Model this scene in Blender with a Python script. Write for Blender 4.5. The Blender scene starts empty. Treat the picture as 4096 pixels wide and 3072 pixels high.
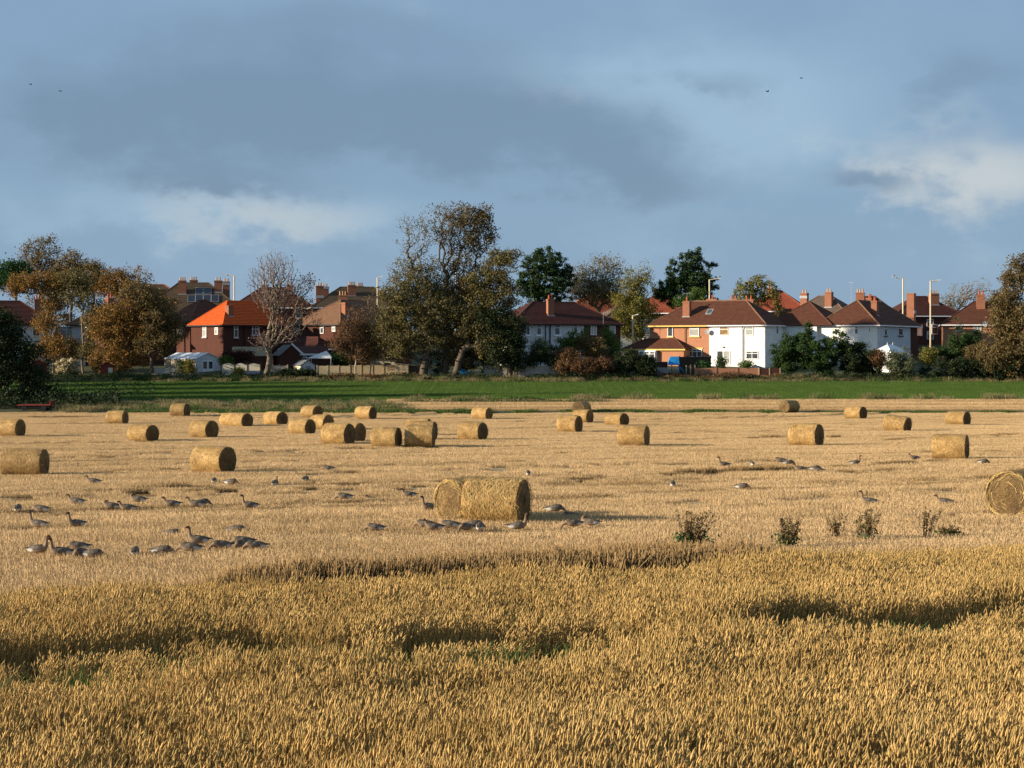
import bpy, math, random
import numpy as np
from mathutils import Vector, Matrix
random.seed(7); rng = np.random.default_rng(7)
R = math.radians
scene = bpy.context.scene
COL = scene.collection

# ------------------------------------------------------------------ camera
F4 = 7300.0            # focal length in pixels of the 4096 px wide photograph
HOR = 1400.0           # row of the horizon
CAMZ = 5.0
cam = bpy.data.cameras.new('camera'); camo = bpy.data.objects.new('camera', cam); COL.objects.link(camo)
camo.location = (0, 0, CAMZ); camo.rotation_euler = (R(90), 0, 0)
cam.sensor_width = 36; cam.lens = F4/4096*36
cam.shift_y = (HOR-1536)/4096
cam.clip_start = .5; cam.clip_end = 9000
scene.camera = camo

# ------------------------------------------------------------------ sun and sky
SUN_AZ = R(12.5)          # sun stands left of the view, a little towards the camera
SUN_EL = R(15)
to_sun = Vector((-math.cos(SUN_AZ)*math.cos(SUN_EL), -math.sin(SUN_AZ)*math.cos(SUN_EL), math.sin(SUN_EL)))
sl = bpy.data.lights.new('sun', 'SUN'); so = bpy.data.objects.new('sun', sl); COL.objects.link(so)
sl.energy = 5.0; sl.angle = R(.53); sl.color = (1, .86, .66)
so.rotation_euler = to_sun.to_track_quat('Z', 'Y').to_euler(); so.location = (-60, -20, 60)

world = bpy.data.worlds.new('World'); scene.world = world; world.use_nodes = True
nt = world.node_tree; nt.nodes.clear()
def N(t, tree=None, **kw):
    n = (tree or nt).nodes.new(t)
    for k, v in kw.items(): setattr(n, k, v)
    return n
def math_(tree, op, a, b=None, c=None):
    n = tree.nodes.new('ShaderNodeMath'); n.operation = op
    for i, q in enumerate((a, b, c)):
        if q is None: continue
        if isinstance(q, (int, float)): n.inputs[i].default_value = q
        else: tree.links.new(q, n.inputs[i])
    return n.outputs[0]
wo = N('ShaderNodeOutputWorld'); bg = N('ShaderNodeBackground'); bg.inputs[1].default_value = 1
sky = N('ShaderNodeTexSky', sky_type='NISHITA'); sky.sun_disc = False
sky.sun_elevation = SUN_EL; sky.sun_rotation = math.atan2(to_sun.x, to_sun.y); sky.altitude = 20
sky.air_density = 1.0; sky.dust_density = .6; sky.ozone_density = 2.0
tc = N('ShaderNodeTexCoord'); sep = N('ShaderNodeSeparateXYZ'); nt.links.new(tc.outputs['Generated'], sep.inputs[0])
def noise_w(scale, detail, rough, loc):
    mp = N('ShaderNodeMapping'); mp.inputs['Scale'].default_value = scale; mp.inputs['Location'].default_value = loc
    nt.links.new(tc.outputs['Generated'], mp.inputs[0])
    n = N('ShaderNodeTexNoise'); n.inputs['Scale'].default_value = 1; n.inputs['Detail'].default_value = detail; n.inputs['Roughness'].default_value = rough
    nt.links.new(mp.outputs[0], n.inputs['Vector']); return n
nz = noise_w((6.0, 6.0, 11), 6, .52, (2.3, 1.1, .4))
nf = noise_w((20, 20, 34), 7, .58, (5.3, 0, 1.4))
m2 = lambda op, a, b=None, c=None: math_(nt, op, a, b, c)
azm = m2('ARCTAN2', sep.outputs[0], sep.outputs[1]); elv = sep.outputs[2]
n1 = m2('SUBTRACT', nz.outputs[0], .5); n2 = m2('SUBTRACT', nf.outputs[0], .5)
azd = m2('ADD', azm, m2('ADD', m2('MULTIPLY', n1, .10), m2('MULTIPLY', n2, .09)))
eld = m2('ADD', elv, m2('ADD', m2('MULTIPLY', n2, .045), m2('MULTIPLY', n1, -.03)))
def mask(blobs, base, gain, nw, lo, hi):
    """soft cloud mask: drifting noise plus the banks seen over the houses"""
    v = m2('ADD', m2('ADD', m2('MULTIPLY', n1, gain), m2('MULTIPLY', n2, nw)), base)
    for X, Y, rx, ry, amt in blobs:
        a = m2('DIVIDE', m2('SUBTRACT', azd, (X-2048)/F4), rx/F4); e_ = m2('DIVIDE', m2('SUBTRACT', eld, (HOR-Y)/F4), ry/F4)
        g = m2('EXPONENT', m2('MULTIPLY', m2('ADD', m2('MULTIPLY', a, a), m2('MULTIPLY', e_, e_)), -1.0)); v = m2('ADD', v, m2('MULTIPLY', g, amt))
    r_ = N('ShaderNodeMapRange', interpolation_type='SMOOTHSTEP'); r_.inputs[1].default_value = lo; r_.inputs[2].default_value = hi; nt.links.new(v, r_.inputs[0]); return r_.outputs[0]
def over(under, col, fac):
    x = N('ShaderNodeMix', data_type='RGBA'); nt.links.new(fac, x.inputs[0])
    if isinstance(under, tuple): x.inputs[6].default_value = (*under, 1)
    else: nt.links.new(under, x.inputs[6])
    x.inputs[7].default_value = (*col, 1); return x.outputs[2]
thin = mask([(2900, 480, 700, 330, .52), (2500, 330, 500, 160, .3), (300, 880, 500, 90, .25), (1250, 850, 650, 110, .30)], .30, .9, .5, .25, .85)
cream = mask([(3780, 700, 460, 190, .95), (2230, 440, 130, 90, .55), (1150, 850, 600, 95, .42), (1250, 960, 260, 60, .25), (3700, 460, 140, 70, .25), (3000, 830, 700, 70, .12)], .14, .9, .9, .28, .95)
slate = mask([(700, 480, 1250, 260, .55), (1700, 500, 750, 230, .50), (2350, 640, 420, 200, .45), (2750, 760, 520, 130, .35), (3420, 720, 230, 80, .60), (3900, 380, 420, 150, .48), (2900, 320, 330, 60, .25), (1050, 770, 280, 60, .3), (1500, 150, 2200, 150, .25)], .10, 1.1, .7, .25, .80)
base_c = over((.135, .209, .302), (.190, .280, .372), thin)
base_c = over(base_c, (.305, .335, .358), cream)
base_c = over(base_c, (.106, .162, .236), slate)
skm = N('ShaderNodeMix', data_type='RGBA', blend_type='MULTIPLY'); skm.inputs[0].default_value = 1
nt.links.new(sky.outputs[0], skm.inputs[6]); skm.inputs[7].default_value = (.07, .07, .07, 1)
mx = N('ShaderNodeMix', data_type='RGBA'); mx.inputs[0].default_value = .90
nt.links.new(skm.outputs[2], mx.inputs[6]); nt.links.new(base_c, mx.inputs[7])
nt.links.new(mx.outputs[2], bg.inputs[0]); nt.links.new(bg.outputs[0], wo.inputs[0])

scene.view_settings.view_transform = 'Standard'; scene.view_settings.look = 'None'
scene.view_settings.exposure = .85; scene.view_settings.gamma = 1; scene.view_settings.use_curve_mapping = False
scene.render.engine = 'CYCLES'
scene.cycles.max_bounces = 6; scene.cycles.transparent_max_bounces = 6

# ------------------------------------------------------------------ terrain profile (drop below the camera by distance)
_d = np.array([0, 150, 165, 175, 183, 192, 205, 225, 233, 243, 255, 275, 290, 300, 330, 400, 9000], float)
_p = np.array([4, 4+150*.01438, 6.25, 6.04, 5.75, 5.34, 4.85, 4.0, 3.25, 2.3, 1.9, 1.0, -.6, -1.8, -3, -3, -3], float)
_dd = np.linspace(0, 420, 1681); _pp = np.interp(_dd, _d, _p)
_k = np.ones(21)/21; _pp = np.convolve(np.pad(_pp, 10, mode='edge'), _k, 'valid')
def gz(d): return CAMZ-np.interp(d, _dd, _pp)          # ground height at distance d
def dist(Y, off=0.0):                                   # distance at which something off metres above the ground shows at row Y
    ds = np.linspace(8, 250, 4000); ys = HOR+F4*(CAMZ-gz(ds)-off)/ds
    i = np.argmax(ys <= Y); return float(ds[i])
def P(X, Y, d): return Vector(((X-2048)*d/F4, d, CAMZ-(Y-HOR)*d/F4))
def px(X, d): return (X-2048)*d/F4
def ppm(d): return F4/d

# ------------------------------------------------------------------ mesh and object helpers
class MB:
    def __init__(s): s.v = []; s.f = []
    def add(s, vs, fs):
        o = len(s.v); s.v += [tuple(v) for v in vs]; s.f += [tuple(i+o for i in f) for f in fs]; return s
    def box(s, x0, x1, y0, y1, z0, z1):
        return s.add([(x, y, z) for z in (z0, z1) for y in (y0, y1) for x in (x0, x1)], [(0, 2, 3, 1), (4, 5, 7, 6), (0, 1, 5, 4), (2, 6, 7, 3), (0, 4, 6, 2), (1, 3, 7, 5)])
    def tube(s, pts, rad, n=6, cap=True):
        pts = [Vector(p) for p in pts]; rings = []
        for i, p in enumerate(pts):
            t = (pts[min(i+1, len(pts)-1)]-pts[max(i-1, 0)]).normalized()
            a = t.orthogonal().normalized() if i == 0 else (pa-t*pa.dot(t)).normalized()
            pa = a; b = t.cross(a); r = rad[i] if isinstance(rad, (list, tuple)) else rad
            rings.append([p+(a*math.cos(2*math.pi*k/n)+b*math.sin(2*math.pi*k/n))*r for k in range(n)])
        o = len(s.v)
        for q in rings: s.v += [tuple(v) for v in q]
        for i in range(len(pts)-1):
            for k in range(n):
                s.f.append((o+i*n+k, o+i*n+(k+1) % n, o+(i+1)*n+(k+1) % n, o+(i+1)*n+k))
        if cap: s.f.append(tuple(o+k for k in reversed(range(n)))); s.f.append(tuple(o+(len(pts)-1)*n+k for k in range(n)))
        return s
    def mesh(s, name):
        m = bpy.data.meshes.new(name); m.from_pydata(s.v, [], s.f); m.update(); return m
def link(name, me, m=None, parent=None, smooth=False):
    if isinstance(me, MB): me = me.mesh(name)
    o = bpy.data.objects.new(name, me)
    if m is not None and me is not None and not me.materials: me.materials.append(m)
    COL.objects.link(o)
    if parent: o.parent = parent
    if smooth and me: me.polygons.foreach_set('use_smooth', [True]*len(me.polygons))
    return o
def tag(o, label, cat, group=None):
    o['label'] = label; o['category'] = cat
    if group: o['group'] = group
    return o
def empty(name, loc, rz=0):
    o = bpy.data.objects.new(name, None); COL.objects.link(o); o.location = loc; o.rotation_euler = (0, 0, rz); o.empty_display_size = .2
    return o
def struct(o): o['kind'] = 'structure'; return o
def stuff(o): o['kind'] = 'stuff'; return o
def npmesh(name, V, Fq):
    """mesh from an (n,3) array and an (m,k) array of faces"""
    V = np.asarray(V, np.float32); Fq = np.asarray(Fq, np.int32); m = bpy.data.meshes.new(name)
    m.vertices.add(len(V)); m.vertices.foreach_set('co', V.ravel())
    k = Fq.shape[1]; m.loops.add(Fq.size); m.loops.foreach_set('vertex_index', Fq.ravel())
    m.polygons.add(len(Fq)); m.polygons.foreach_set('loop_start', np.arange(0, Fq.size, k, dtype=np.int32))
    m.update(calc_edges=True); return m
def copy_tree(o, parent=None):
    c = o.copy(); COL.objects.link(c); c.parent = parent
    for ch in o.children: copy_tree(ch, c)
    return c

# ------------------------------------------------------------------ materials
def mat(name, c1, c2=None, scale=4, rough=.85, spec=.15, bump=0, bscale=30, island=0, hue=None, stretch=(1, 1, 1), trans=0, world_pos=False, detail=5, lo=.35, hi=.65):
    m = bpy.data.materials.new(name); m.use_nodes = True; t = m.node_tree; b = t.nodes['Principled BSDF']
    b.inputs['Roughness'].default_value = rough; b.inputs['Specular IOR Level'].default_value = spec
    col = None
    if world_pos: src = t.nodes.new('ShaderNodeNewGeometry').outputs['Position']
    else: src = t.nodes.new('ShaderNodeTexCoord').outputs['Object']
    mp = t.nodes.new('ShaderNodeMapping'); mp.inputs['Scale'].default_value = stretch; t.links.new(src, mp.inputs[0]); vec = mp.outputs[0]
    if c2 is None: c2 = tuple(x*.8 for x in c1)
    n = t.nodes.new('ShaderNodeTexNoise'); n.inputs['Scale'].default_value = scale; n.inputs['Detail'].default_value = detail; n.inputs['Roughness'].default_value = .6; t.links.new(vec, n.inputs['Vector'])
    mr = t.nodes.new('ShaderNodeMapRange'); mr.inputs[1].default_value = lo; mr.inputs[2].default_value = hi; t.links.new(n.outputs[0], mr.inputs[0])
    mx = t.nodes.new('ShaderNodeMix'); mx.data_type = 'RGBA'; t.links.new(mr.outputs[0], mx.inputs[0]); mx.inputs[6].default_value = (*c1, 1); mx.inputs[7].default_value = (*c2, 1)
    col = mx.outputs[2]
    if island:
        g = t.nodes.new('ShaderNodeNewGeometry')
        if hue:
            m3 = t.nodes.new('ShaderNodeMix'); m3.data_type = 'RGBA'
            mh = t.nodes.new('ShaderNodeMapRange'); mh.inputs[1].default_value = 1-hue[1]; mh.inputs[2].default_value = min(1, 1-hue[1]+.12); t.links.new(g.outputs['Random Per Island'], mh.inputs[0])
            t.links.new(mh.outputs[0], m3.inputs[0]); t.links.new(col, m3.inputs[6]); m3.inputs[7].default_value = (*hue[0], 1); col = m3.outputs[2]
        r2 = math_(t, 'FRACT', math_(t, 'MULTIPLY', g.outputs['Random Per Island'], 37.7))
        f = math_(t, 'ADD', math_(t, 'MULTIPLY', r2, 2*island), 1-island)
        m4 = t.nodes.new('ShaderNodeMix'); m4.data_type = 'RGBA'; m4.blend_type = 'MULTIPLY'; m4.inputs[0].default_value = 1
        cb = t.nodes.new('ShaderNodeCombineColor'); [t.links.new(f, cb.inputs[i]) for i in range(3)]
        t.links.new(col, m4.inputs[6]); t.links.new(cb.outputs[0], m4.inputs[7]); col = m4.outputs[2]
    t.links.new(col, b.inputs['Base Color'])
    if bump:
        n2 = t.nodes.new('ShaderNodeTexNoise'); n2.inputs['Scale'].default_value = bscale; n2.inputs['Detail'].default_value = 4; t.links.new(vec, n2.inputs['Vector'])
        bp = t.nodes.new('ShaderNodeBump'); bp.inputs['Strength'].default_value = bump; bp.inputs['Distance'].default_value = .05; t.links.new(n2.outputs[0], bp.inputs['Height']); t.links.new(bp.outputs[0], b.inputs['Normal'])
    if trans:
        tr = t.nodes.new('ShaderNodeBsdfTranslucent'); t.links.new(col, tr.inputs[0]); ms = t.nodes.new('ShaderNodeMixShader'); ms.inputs[0].default_value = trans
        out = t.nodes['Material Output']; t.links.new(b.outputs[0], ms.inputs[1]); t.links.new(tr.outputs[0], ms.inputs[2]); t.links.new(ms.outputs[0], out.inputs[0])
    return m
def brick_mat(name, c1, c2, mortar, bw=.235, bh=.078):
    m = mat(name, c1, c2, scale=1.2, rough=.9); t = m.node_tree; b = t.nodes['Principled BSDF']
    s = t.nodes.new('ShaderNodeTexCoord'); sp = t.nodes.new('ShaderNodeSeparateXYZ'); t.links.new(s.outputs['Object'], sp.inputs[0])
    cb = t.nodes.new('ShaderNodeCombineXYZ'); t.links.new(math_(t, 'ADD', sp.outputs[0], sp.outputs[1]), cb.inputs[0]); t.links.new(sp.outputs[2], cb.inputs[1])
    k = t.nodes.new('ShaderNodeTexBrick'); k.inputs['Scale'].default_value = 1; k.inputs['Brick Width'].default_value = bw; k.inputs['Row Height'].default_value = bh
    k.inputs['Mortar Size'].default_value = .008; k.inputs['Color1'].default_value = (*c1, 1); k.inputs['Color2'].default_value = (*c2, 1); k.inputs['Mortar'].default_value = (*mortar, 1); k.inputs['Bias'].default_value = -.2
    t.links.new(cb.outputs[0], k.inputs['Vector'])
    old = b.inputs['Base Color'].links[0].from_socket
    x = t.nodes.new('ShaderNodeMix'); x.data_type = 'RGBA'; x.inputs[0].default_value = .6; t.links.new(old, x.inputs[6]); t.links.new(k.outputs[0], x.inputs[7]); t.links.new(x.outputs[2], b.inputs['Base Color'])
    return m
def tile_mat(name, c1, c2, spec=.3, col_w=.3):
    m = mat(name, c1, c2, scale=1.7, rough=.75, spec=spec*.5, lo=.3, hi=.7); t = m.node_tree; b = t.nodes['Principled BSDF']
    s = t.nodes.new('ShaderNodeTexCoord'); n = t.nodes.new('ShaderNodeTexNoise'); n.inputs['Scale'].default_value = 6; t.links.new(s.outputs['Object'], n.inputs['Vector'])
    old = b.inputs['Base Color'].links[0].from_socket; x = t.nodes.new('ShaderNodeMix'); x.data_type = 'RGBA'; x.blend_type = 'MULTIPLY'; x.inputs[0].default_value = .5
    rp = t.nodes.new('ShaderNodeValToRGB'); rp.color_ramp.elements[0].position = .3; rp.color_ramp.elements[0].color = (.5, .5, .5, 1); rp.color_ramp.elements[1].position = .7; t.links.new(n.outputs[0], rp.inputs[0])
    t.links.new(old, x.inputs[6]); t.links.new(rp.outputs[0], x.inputs[7]); t.links.new(x.outputs[2], b.inputs['Base Color'])
    return m
def attr_mat(name, attr, rough=.8):
    m = bpy.data.materials.new(name); m.use_nodes = True; t = m.node_tree; b = t.nodes['Principled BSDF']; b.inputs['Roughness'].default_value = rough; b.inputs['Specular IOR Level'].default_value = .15
    a = t.nodes.new('ShaderNodeVertexColor'); a.layer_name = attr
    s = t.nodes.new('ShaderNodeTexCoord'); n = t.nodes.new('ShaderNodeTexNoise'); n.inputs['Scale'].default_value = 38; t.links.new(s.outputs['Object'], n.inputs['Vector'])
    rp = t.nodes.new('ShaderNodeValToRGB'); rp.color_ramp.elements[0].position = .3; rp.color_ramp.elements[0].color = (.6, .6, .6, 1); rp.color_ramp.elements[1].position = .7; t.links.new(n.outputs[0], rp.inputs[0])
    x = t.nodes.new('ShaderNodeMix'); x.data_type = 'RGBA'; x.blend_type = 'MULTIPLY'; x.inputs[0].default_value = .8; t.links.new(a.outputs[0], x.inputs[6]); t.links.new(rp.outputs[0], x.inputs[7]); t.links.new(x.outputs[2], b.inputs['Base Color'])
    return m
def straw_mat(name, kind):
    """round bale straw: fibres run round the bale (side) or in arcs (end); local x is the bale axis"""
    m = mat(name, (.4, .28, .1), rough=.7, spec=.25); t = m.node_tree; b = t.nodes['Principled BSDF']
    s = t.nodes.new('ShaderNodeTexCoord'); sp = t.nodes.new('ShaderNodeSeparateXYZ'); t.links.new(s.outputs['Object'], sp.inputs[0])
    oi = t.nodes.new('ShaderNodeObjectInfo'); seed = math_(t, 'MULTIPLY', oi.outputs['Random'], 50)
    ang = math_(t, 'ARCTAN2', sp.outputs[1], sp.outputs[2]); rad = math_(t, 'SQRT', math_(t, 'ADD', math_(t, 'MULTIPLY', sp.outputs[1], sp.outputs[1]), math_(t, 'MULTIPLY', sp.outputs[2], sp.outputs[2])))
    cb = t.nodes.new('ShaderNodeCombineXYZ')
    if kind == 'side':
        t.links.new(math_(t, 'MULTIPLY', sp.outputs[0], 34), cb.inputs[0]); t.links.new(math_(t, 'MULTIPLY', ang, 5), cb.inputs[1]); t.links.new(seed, cb.inputs[2])
    else:
        t.links.new(math_(t, 'ADD', math_(t, 'MULTIPLY', rad, 26), math_(t, 'MULTIPLY', ang, 2.6)), cb.inputs[0]); t.links.new(math_(t, 'MULTIPLY', ang, 7), cb.inputs[1]); t.links.new(seed, cb.inputs[2])
    n = t.nodes.new('ShaderNodeTexNoise'); n.inputs['Scale'].default_value = 1; n.inputs['Detail'].default_value = 5; n.inputs['Roughness'].default_value = .68; t.links.new(cb.outputs[0], n.inputs['Vector'])
    big = t.nodes.new('ShaderNodeTexNoise'); big.inputs['Scale'].default_value = 2.2; big.inputs['Detail'].default_value = 3
    ad = t.nodes.new('ShaderNodeVectorMath'); ad.operation = 'ADD'; t.links.new(s.outputs['Object'], ad.inputs[0]); c2 = t.nodes.new('ShaderNodeCombineXYZ'); t.links.new(seed, c2.inputs[0]); t.links.new(c2.outputs[0], ad.inputs[1]); t.links.new(ad.outputs[0], big.inputs['Vector'])
    v = math_(t, 'ADD', math_(t, 'MULTIPLY', n.outputs[0], .75), math_(t, 'MULTIPLY', big.outputs[0], .3))
    if kind == 'side':
        w = math_(t, 'SINE', math_(t, 'MULTIPLY', sp.outputs[0], 118)); v = math_(t, 'ADD', v, math_(t, 'MULTIPLY', w, .035))
    rp = t.nodes.new('ShaderNodeValToRGB'); el = rp.color_ramp.elements; t.links.new(v, rp.inputs[0])
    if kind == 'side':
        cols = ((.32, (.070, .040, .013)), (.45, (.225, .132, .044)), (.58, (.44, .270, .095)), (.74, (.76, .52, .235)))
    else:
        cols = ((.33, (.034, .019, .006)), (.48, (.085, .049, .016)), (.60, (.175, .105, .034)), (.74, (.36, .235, .085)))  # ends darker than the side: hollow stems, plus shade put into the colour
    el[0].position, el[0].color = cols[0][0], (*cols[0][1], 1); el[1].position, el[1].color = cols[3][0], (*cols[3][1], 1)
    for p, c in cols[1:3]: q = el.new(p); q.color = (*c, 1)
    oc = t.nodes.new('ShaderNodeMix'); oc.data_type = 'RGBA'; oc.blend_type = 'MULTIPLY'; oc.inputs[0].default_value = 1; t.links.new(rp.outputs[0], oc.inputs[6]); vr = math_(t, 'ADD', math_(t, 'MULTIPLY', oi.outputs['Random'], .4), .78); cc = t.nodes.new('ShaderNodeCombineColor'); [t.links.new(vr, cc.inputs[k_]) for k_ in range(3)]; t.links.new(cc.outputs[0], oc.inputs[7]); t.links.new(oc.outputs[2], b.inputs['Base Color'])
    bp = t.nodes.new('ShaderNodeBump'); bp.inputs['Strength'].default_value = .9; bp.inputs['Distance'].default_value = .035; t.links.new(v, bp.inputs['Height']); t.links.new(bp.outputs[0], b.inputs['Normal'])
    return m
M = {}
M['soil'] = mat('soil', (.13, .085, .045), (.075, .05, .03), scale=3, world_pos=True)
M['stubble_ground'] = mat('stubble_ground', (.42, .30, .155), (.31, .215, .105), scale=.55, world_pos=True, stretch=(.5, 2.2, 1), bump=.8, bscale=14, detail=8)
M['stubble'] = mat('stubble', (.68, .485, .265), (.50, .345, .175), scale=.40, world_pos=True, stretch=(.35, 1.7, 1), island=.30, trans=.2, detail=5)
M['stubble_dark'] = mat('stubble_dark', (.27, .175, .078), (.17, .11, .052), scale=2, island=.35, trans=.1)  # weathered straw, darkened further for the shaded side of the ridges
M['wheat'] = mat('wheat', (.62, .42, .165), (.46, .30, .105), scale=.6, world_pos=True, island=.35, trans=.22, hue=((.40, .32, .12), .12))
M['wheat_stem'] = mat('wheat_stem', (.46, .33, .13), (.36, .25, .09), scale=1, world_pos=True, island=.35, trans=.15, hue=((.13, .19, .05), .10))
M['green_crop'] = mat('green_crop', (.078, .128, .026), (.060, .104, .022), scale=.16, world_pos=True, stretch=(.4, 1.6, 1), bump=1.0, bscale=9, rough=.9, spec=.05)
M['green_blade'] = mat('green_blade', (.115, .185, .038), (.088, .148, .030), scale=.25, world_pos=True, island=.3, trans=.3)
M['rough_ground'] = mat('rough_ground', (.09, .085, .04), (.05, .06, .025), scale=1.2, world_pos=True, bump=.6)
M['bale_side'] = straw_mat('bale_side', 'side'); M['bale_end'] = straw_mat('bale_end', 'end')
M['straw'] = mat('straw', (.52, .37, .15), (.33, .22, .08), island=.4, trans=.1)
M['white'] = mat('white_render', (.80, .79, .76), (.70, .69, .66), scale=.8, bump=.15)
M['greywhite'] = mat('pale_shade_render', (.62, .63, .65), (.52, .53, .55), scale=.8)  # grey white walls; also the shade tone of sunless white faces
M['upvc'] = mat('white_plastic', (.85, .85, .84), (.8, .8, .8), rough=.4, spec=.4)
M['yellow'] = mat('yellow_trim', (.72, .52, .17), (.62, .44, .13))
M['black'] = mat('black_pipe', (.03, .03, .035), rough=.5)
M['glass'] = mat('window_glass', (.035, .042, .05), (.09, .10, .11), scale=1.1, rough=.06, spec=.6)
M['curtain'] = mat('curtained_glass', (.42, .42, .38), (.30, .31, .29), scale=2, rough=.12, spec=.5)
M['blind'] = mat('wooden_blind', (.42, .27, .12), (.2, .12, .06), scale=2, rough=.2, spec=.5)
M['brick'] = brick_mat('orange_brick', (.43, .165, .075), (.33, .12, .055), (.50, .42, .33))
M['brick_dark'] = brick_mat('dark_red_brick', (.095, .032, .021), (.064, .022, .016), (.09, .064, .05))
M['brick_chim'] = brick_mat('chimney_brick', (.32, .120, .062), (.22, .082, .045), (.30, .22, .17))
M['pot'] = mat('terracotta_pot', (.48, .13, .06), (.36, .10, .05)); M['pot_buff'] = mat('buff_pot', (.55, .34, .17), (.42, .25, .12))
M['lead'] = mat('lead_flashing', (.42, .42, .43), (.3, .3, .31)); M['dark'] = mat('dark_metal', (.02, .02, .022), rough=.6)
M['r_maroon'] = tile_mat('maroon_tile', (.095, .035, .027), (.065, .025, .02)); M['r_brown'] = tile_mat('brown_tile', (.150, .060, .036), (.105, .043, .027))
M['r_orange'] = tile_mat('orange_pantile', (.72, .135, .028), (.56, .095, .02), spec=.2); M['r_red'] = tile_mat('red_tile', (.36, .095, .05), (.27, .07, .038))
M['r_olive'] = tile_mat('olive_brown_tile', (.135, .095, .058), (.095, .068, .043)); M['r_tan'] = tile_mat('tan_brown_tile', (.26, .145, .085), (.19, .10, .06)); M['r_grey'] = tile_mat('grey_brown_tile', (.17, .125, .095), (.13, .095, .075))
M['concrete'] = mat('concrete', (.46, .42, .36), (.34, .31, .26), scale=2); M['concrete_grey'] = mat('grey_concrete', (.33, .33, .34), (.24, .24, .25), scale=2)
M['timber'] = mat('weathered_timber', (.50, .39, .24), (.36, .27, .16), scale=3, stretch=(1, 1, 6)); M['timber_dark'] = mat('dark_timber', (.075, .05, .035), (.05, .033, .023), scale=3)
M['felt'] = mat('roof_felt', (.16, .16, .165), (.11, .11, .115)); M['felt_tan'] = mat('tan_roof', (.30, .25, .16), (.22, .18, .12))
M['cream'] = mat('cream_cladding', (.62, .55, .42), (.52, .45, .33), scale=3, stretch=(1, 1, 5)); M['sheet_white'] = mat('white_sheet', (.72, .73, .75), (.62, .64, .66), rough=.5)
M['blue'] = mat('blue_canvas', (.02, .26, .62), (.02, .21, .52), rough=.6); M['blue_metal'] = mat('blue_metal', (.03, .20, .42), rough=.4); M['red_paint'] = mat('red_paint', (.23, .045, .03), (.14, .028, .02))
M['lamp'] = mat('pale_lamp_post', (.70, .60, .42), (.62, .52, .36), rough=.5); M['lamp_head'] = mat('lamp_head_grey', (.55, .55, .55), rough=.4)
M['solar'] = mat('solar_cell', (.012, .014, .022), (.02, .022, .03), rough=.12, spec=.6); M['silver'] = mat('silver_frame', (.5, .5, .5), rough=.4)
M['bark'] = mat('bark', (.22, .175, .12), (.13, .10, .07), scale=6, stretch=(1, 1, .3)); M['bark_dark'] = mat('dark_bark', (.13, .10, .07), (.07, .055, .04), scale=6, stretch=(1, 1, .3)); M['bark_pale'] = mat('pale_bark', (.25, .20, .14), (.15, .115, .08), scale=5, stretch=(1, 1, .3)); M['birch'] = mat('birch_bark', (.50, .42, .32), (.25, .2, .15), scale=5)
M['twig'] = mat('purple_brown_twig', (.23, .17, .155), (.17, .125, .11), scale=2); M['twig_tan'] = mat('tan_twig', (.26, .19, .12), (.18, .13, .085), scale=2)
def leaf(n, a, b, hue=None, tr=.28): M[n] = mat(n, a, b, scale=.9, island=.42, hue=hue, trans=tr, rough=.7, spec=.2)
leaf('leaf_orange', (.26, .135, .034), (.15, .105, .030), ((.38, .17, .03), .18)); leaf('leaf_brown', (.175, .125, .050), (.115, .090, .038), ((.22, .13, .04), .2))
leaf('leaf_olive', (.175, .145, .055), (.115, .10, .038), ((.20, .15, .045), .2)); leaf('leaf_green', (.030, .085, .018), (.022, .060, .014), ((.05, .12, .02), .2))
leaf('leaf_dark', (.024, .040, .012), (.017, .028, .010), ((.045, .06, .015), .2), .15); leaf('leaf_conifer', (.030, .062, .016), (.018, .040, .012), ((.05, .09, .02), .25), .12); leaf('leaf_tan', (.19, .155, .065), (.125, .11, .045), ((.2, .17, .05), .2))
leaf('leaf_yellow', (.20, .18, .035), (.11, .13, .028), ((.26, .17, .03), .25)); leaf('leaf_bright', (.085, .145, .025), (.05, .10, .02), ((.13, .16, .03), .25))
leaf('leaf_bush', (.040, .080, .018), (.024, .050, .014), ((.085, .115, .025), .22)); leaf('leaf_purple', (.10, .03, .03), (.06, .025, .02), None); leaf('leaf_rust', (.17, .09, .042), (.11, .062, .03), ((.19, .09, .03), .2)); leaf('leaf_silver', (.16, .17, .09), (.10, .12, .06), None)
leaf('grass_dry', (.30, .235, .12), (.20, .16, .075), ((.09, .12, .03), .30)); leaf('grass_green', (.07, .12, .025), (.05, .09, .02), ((.2, .17, .07), .2)); leaf('pampas', (.55, .46, .28), (.42, .35, .2), None)
# ------------------------------------------------------------------ ground sheets
def sheet(name, d0, d1, m, lift, x0=None, x1=None, n=None):
    ds = [d for d in sorted(set([d0, d1]+[float(v) for v in np.arange(0, 421, 3)]+[-40, 600, 1200, 3000, 9000])) if d0 <= d <= d1]
    mb = MB()
    for i, d in enumerate(ds):
        w = max(260, d*.9); a = -w if x0 is None else x0; b = w if x1 is None else x1
        for k in range(9): mb.v.append((a+(b-a)*k/8, d, float(gz(d))+lift))
    for i in range(len(ds)-1):
        for k in range(8): mb.f.append((i*9+k, i*9+k+1, i*9+10+k, i*9+9+k))
    return struct(link(name, mb, m))
sheet('ground', -40, 9000, M['rough_ground'], 0)
sheet('stubble_field', -40, 174, M['stubble_ground'], .004)
sheet('stubble_strip', 178, 191, M['stubble_ground'], .004, x0=-13, x1=200)
sheet('green_field', 192, 226, M['green_crop'], .004)

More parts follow.
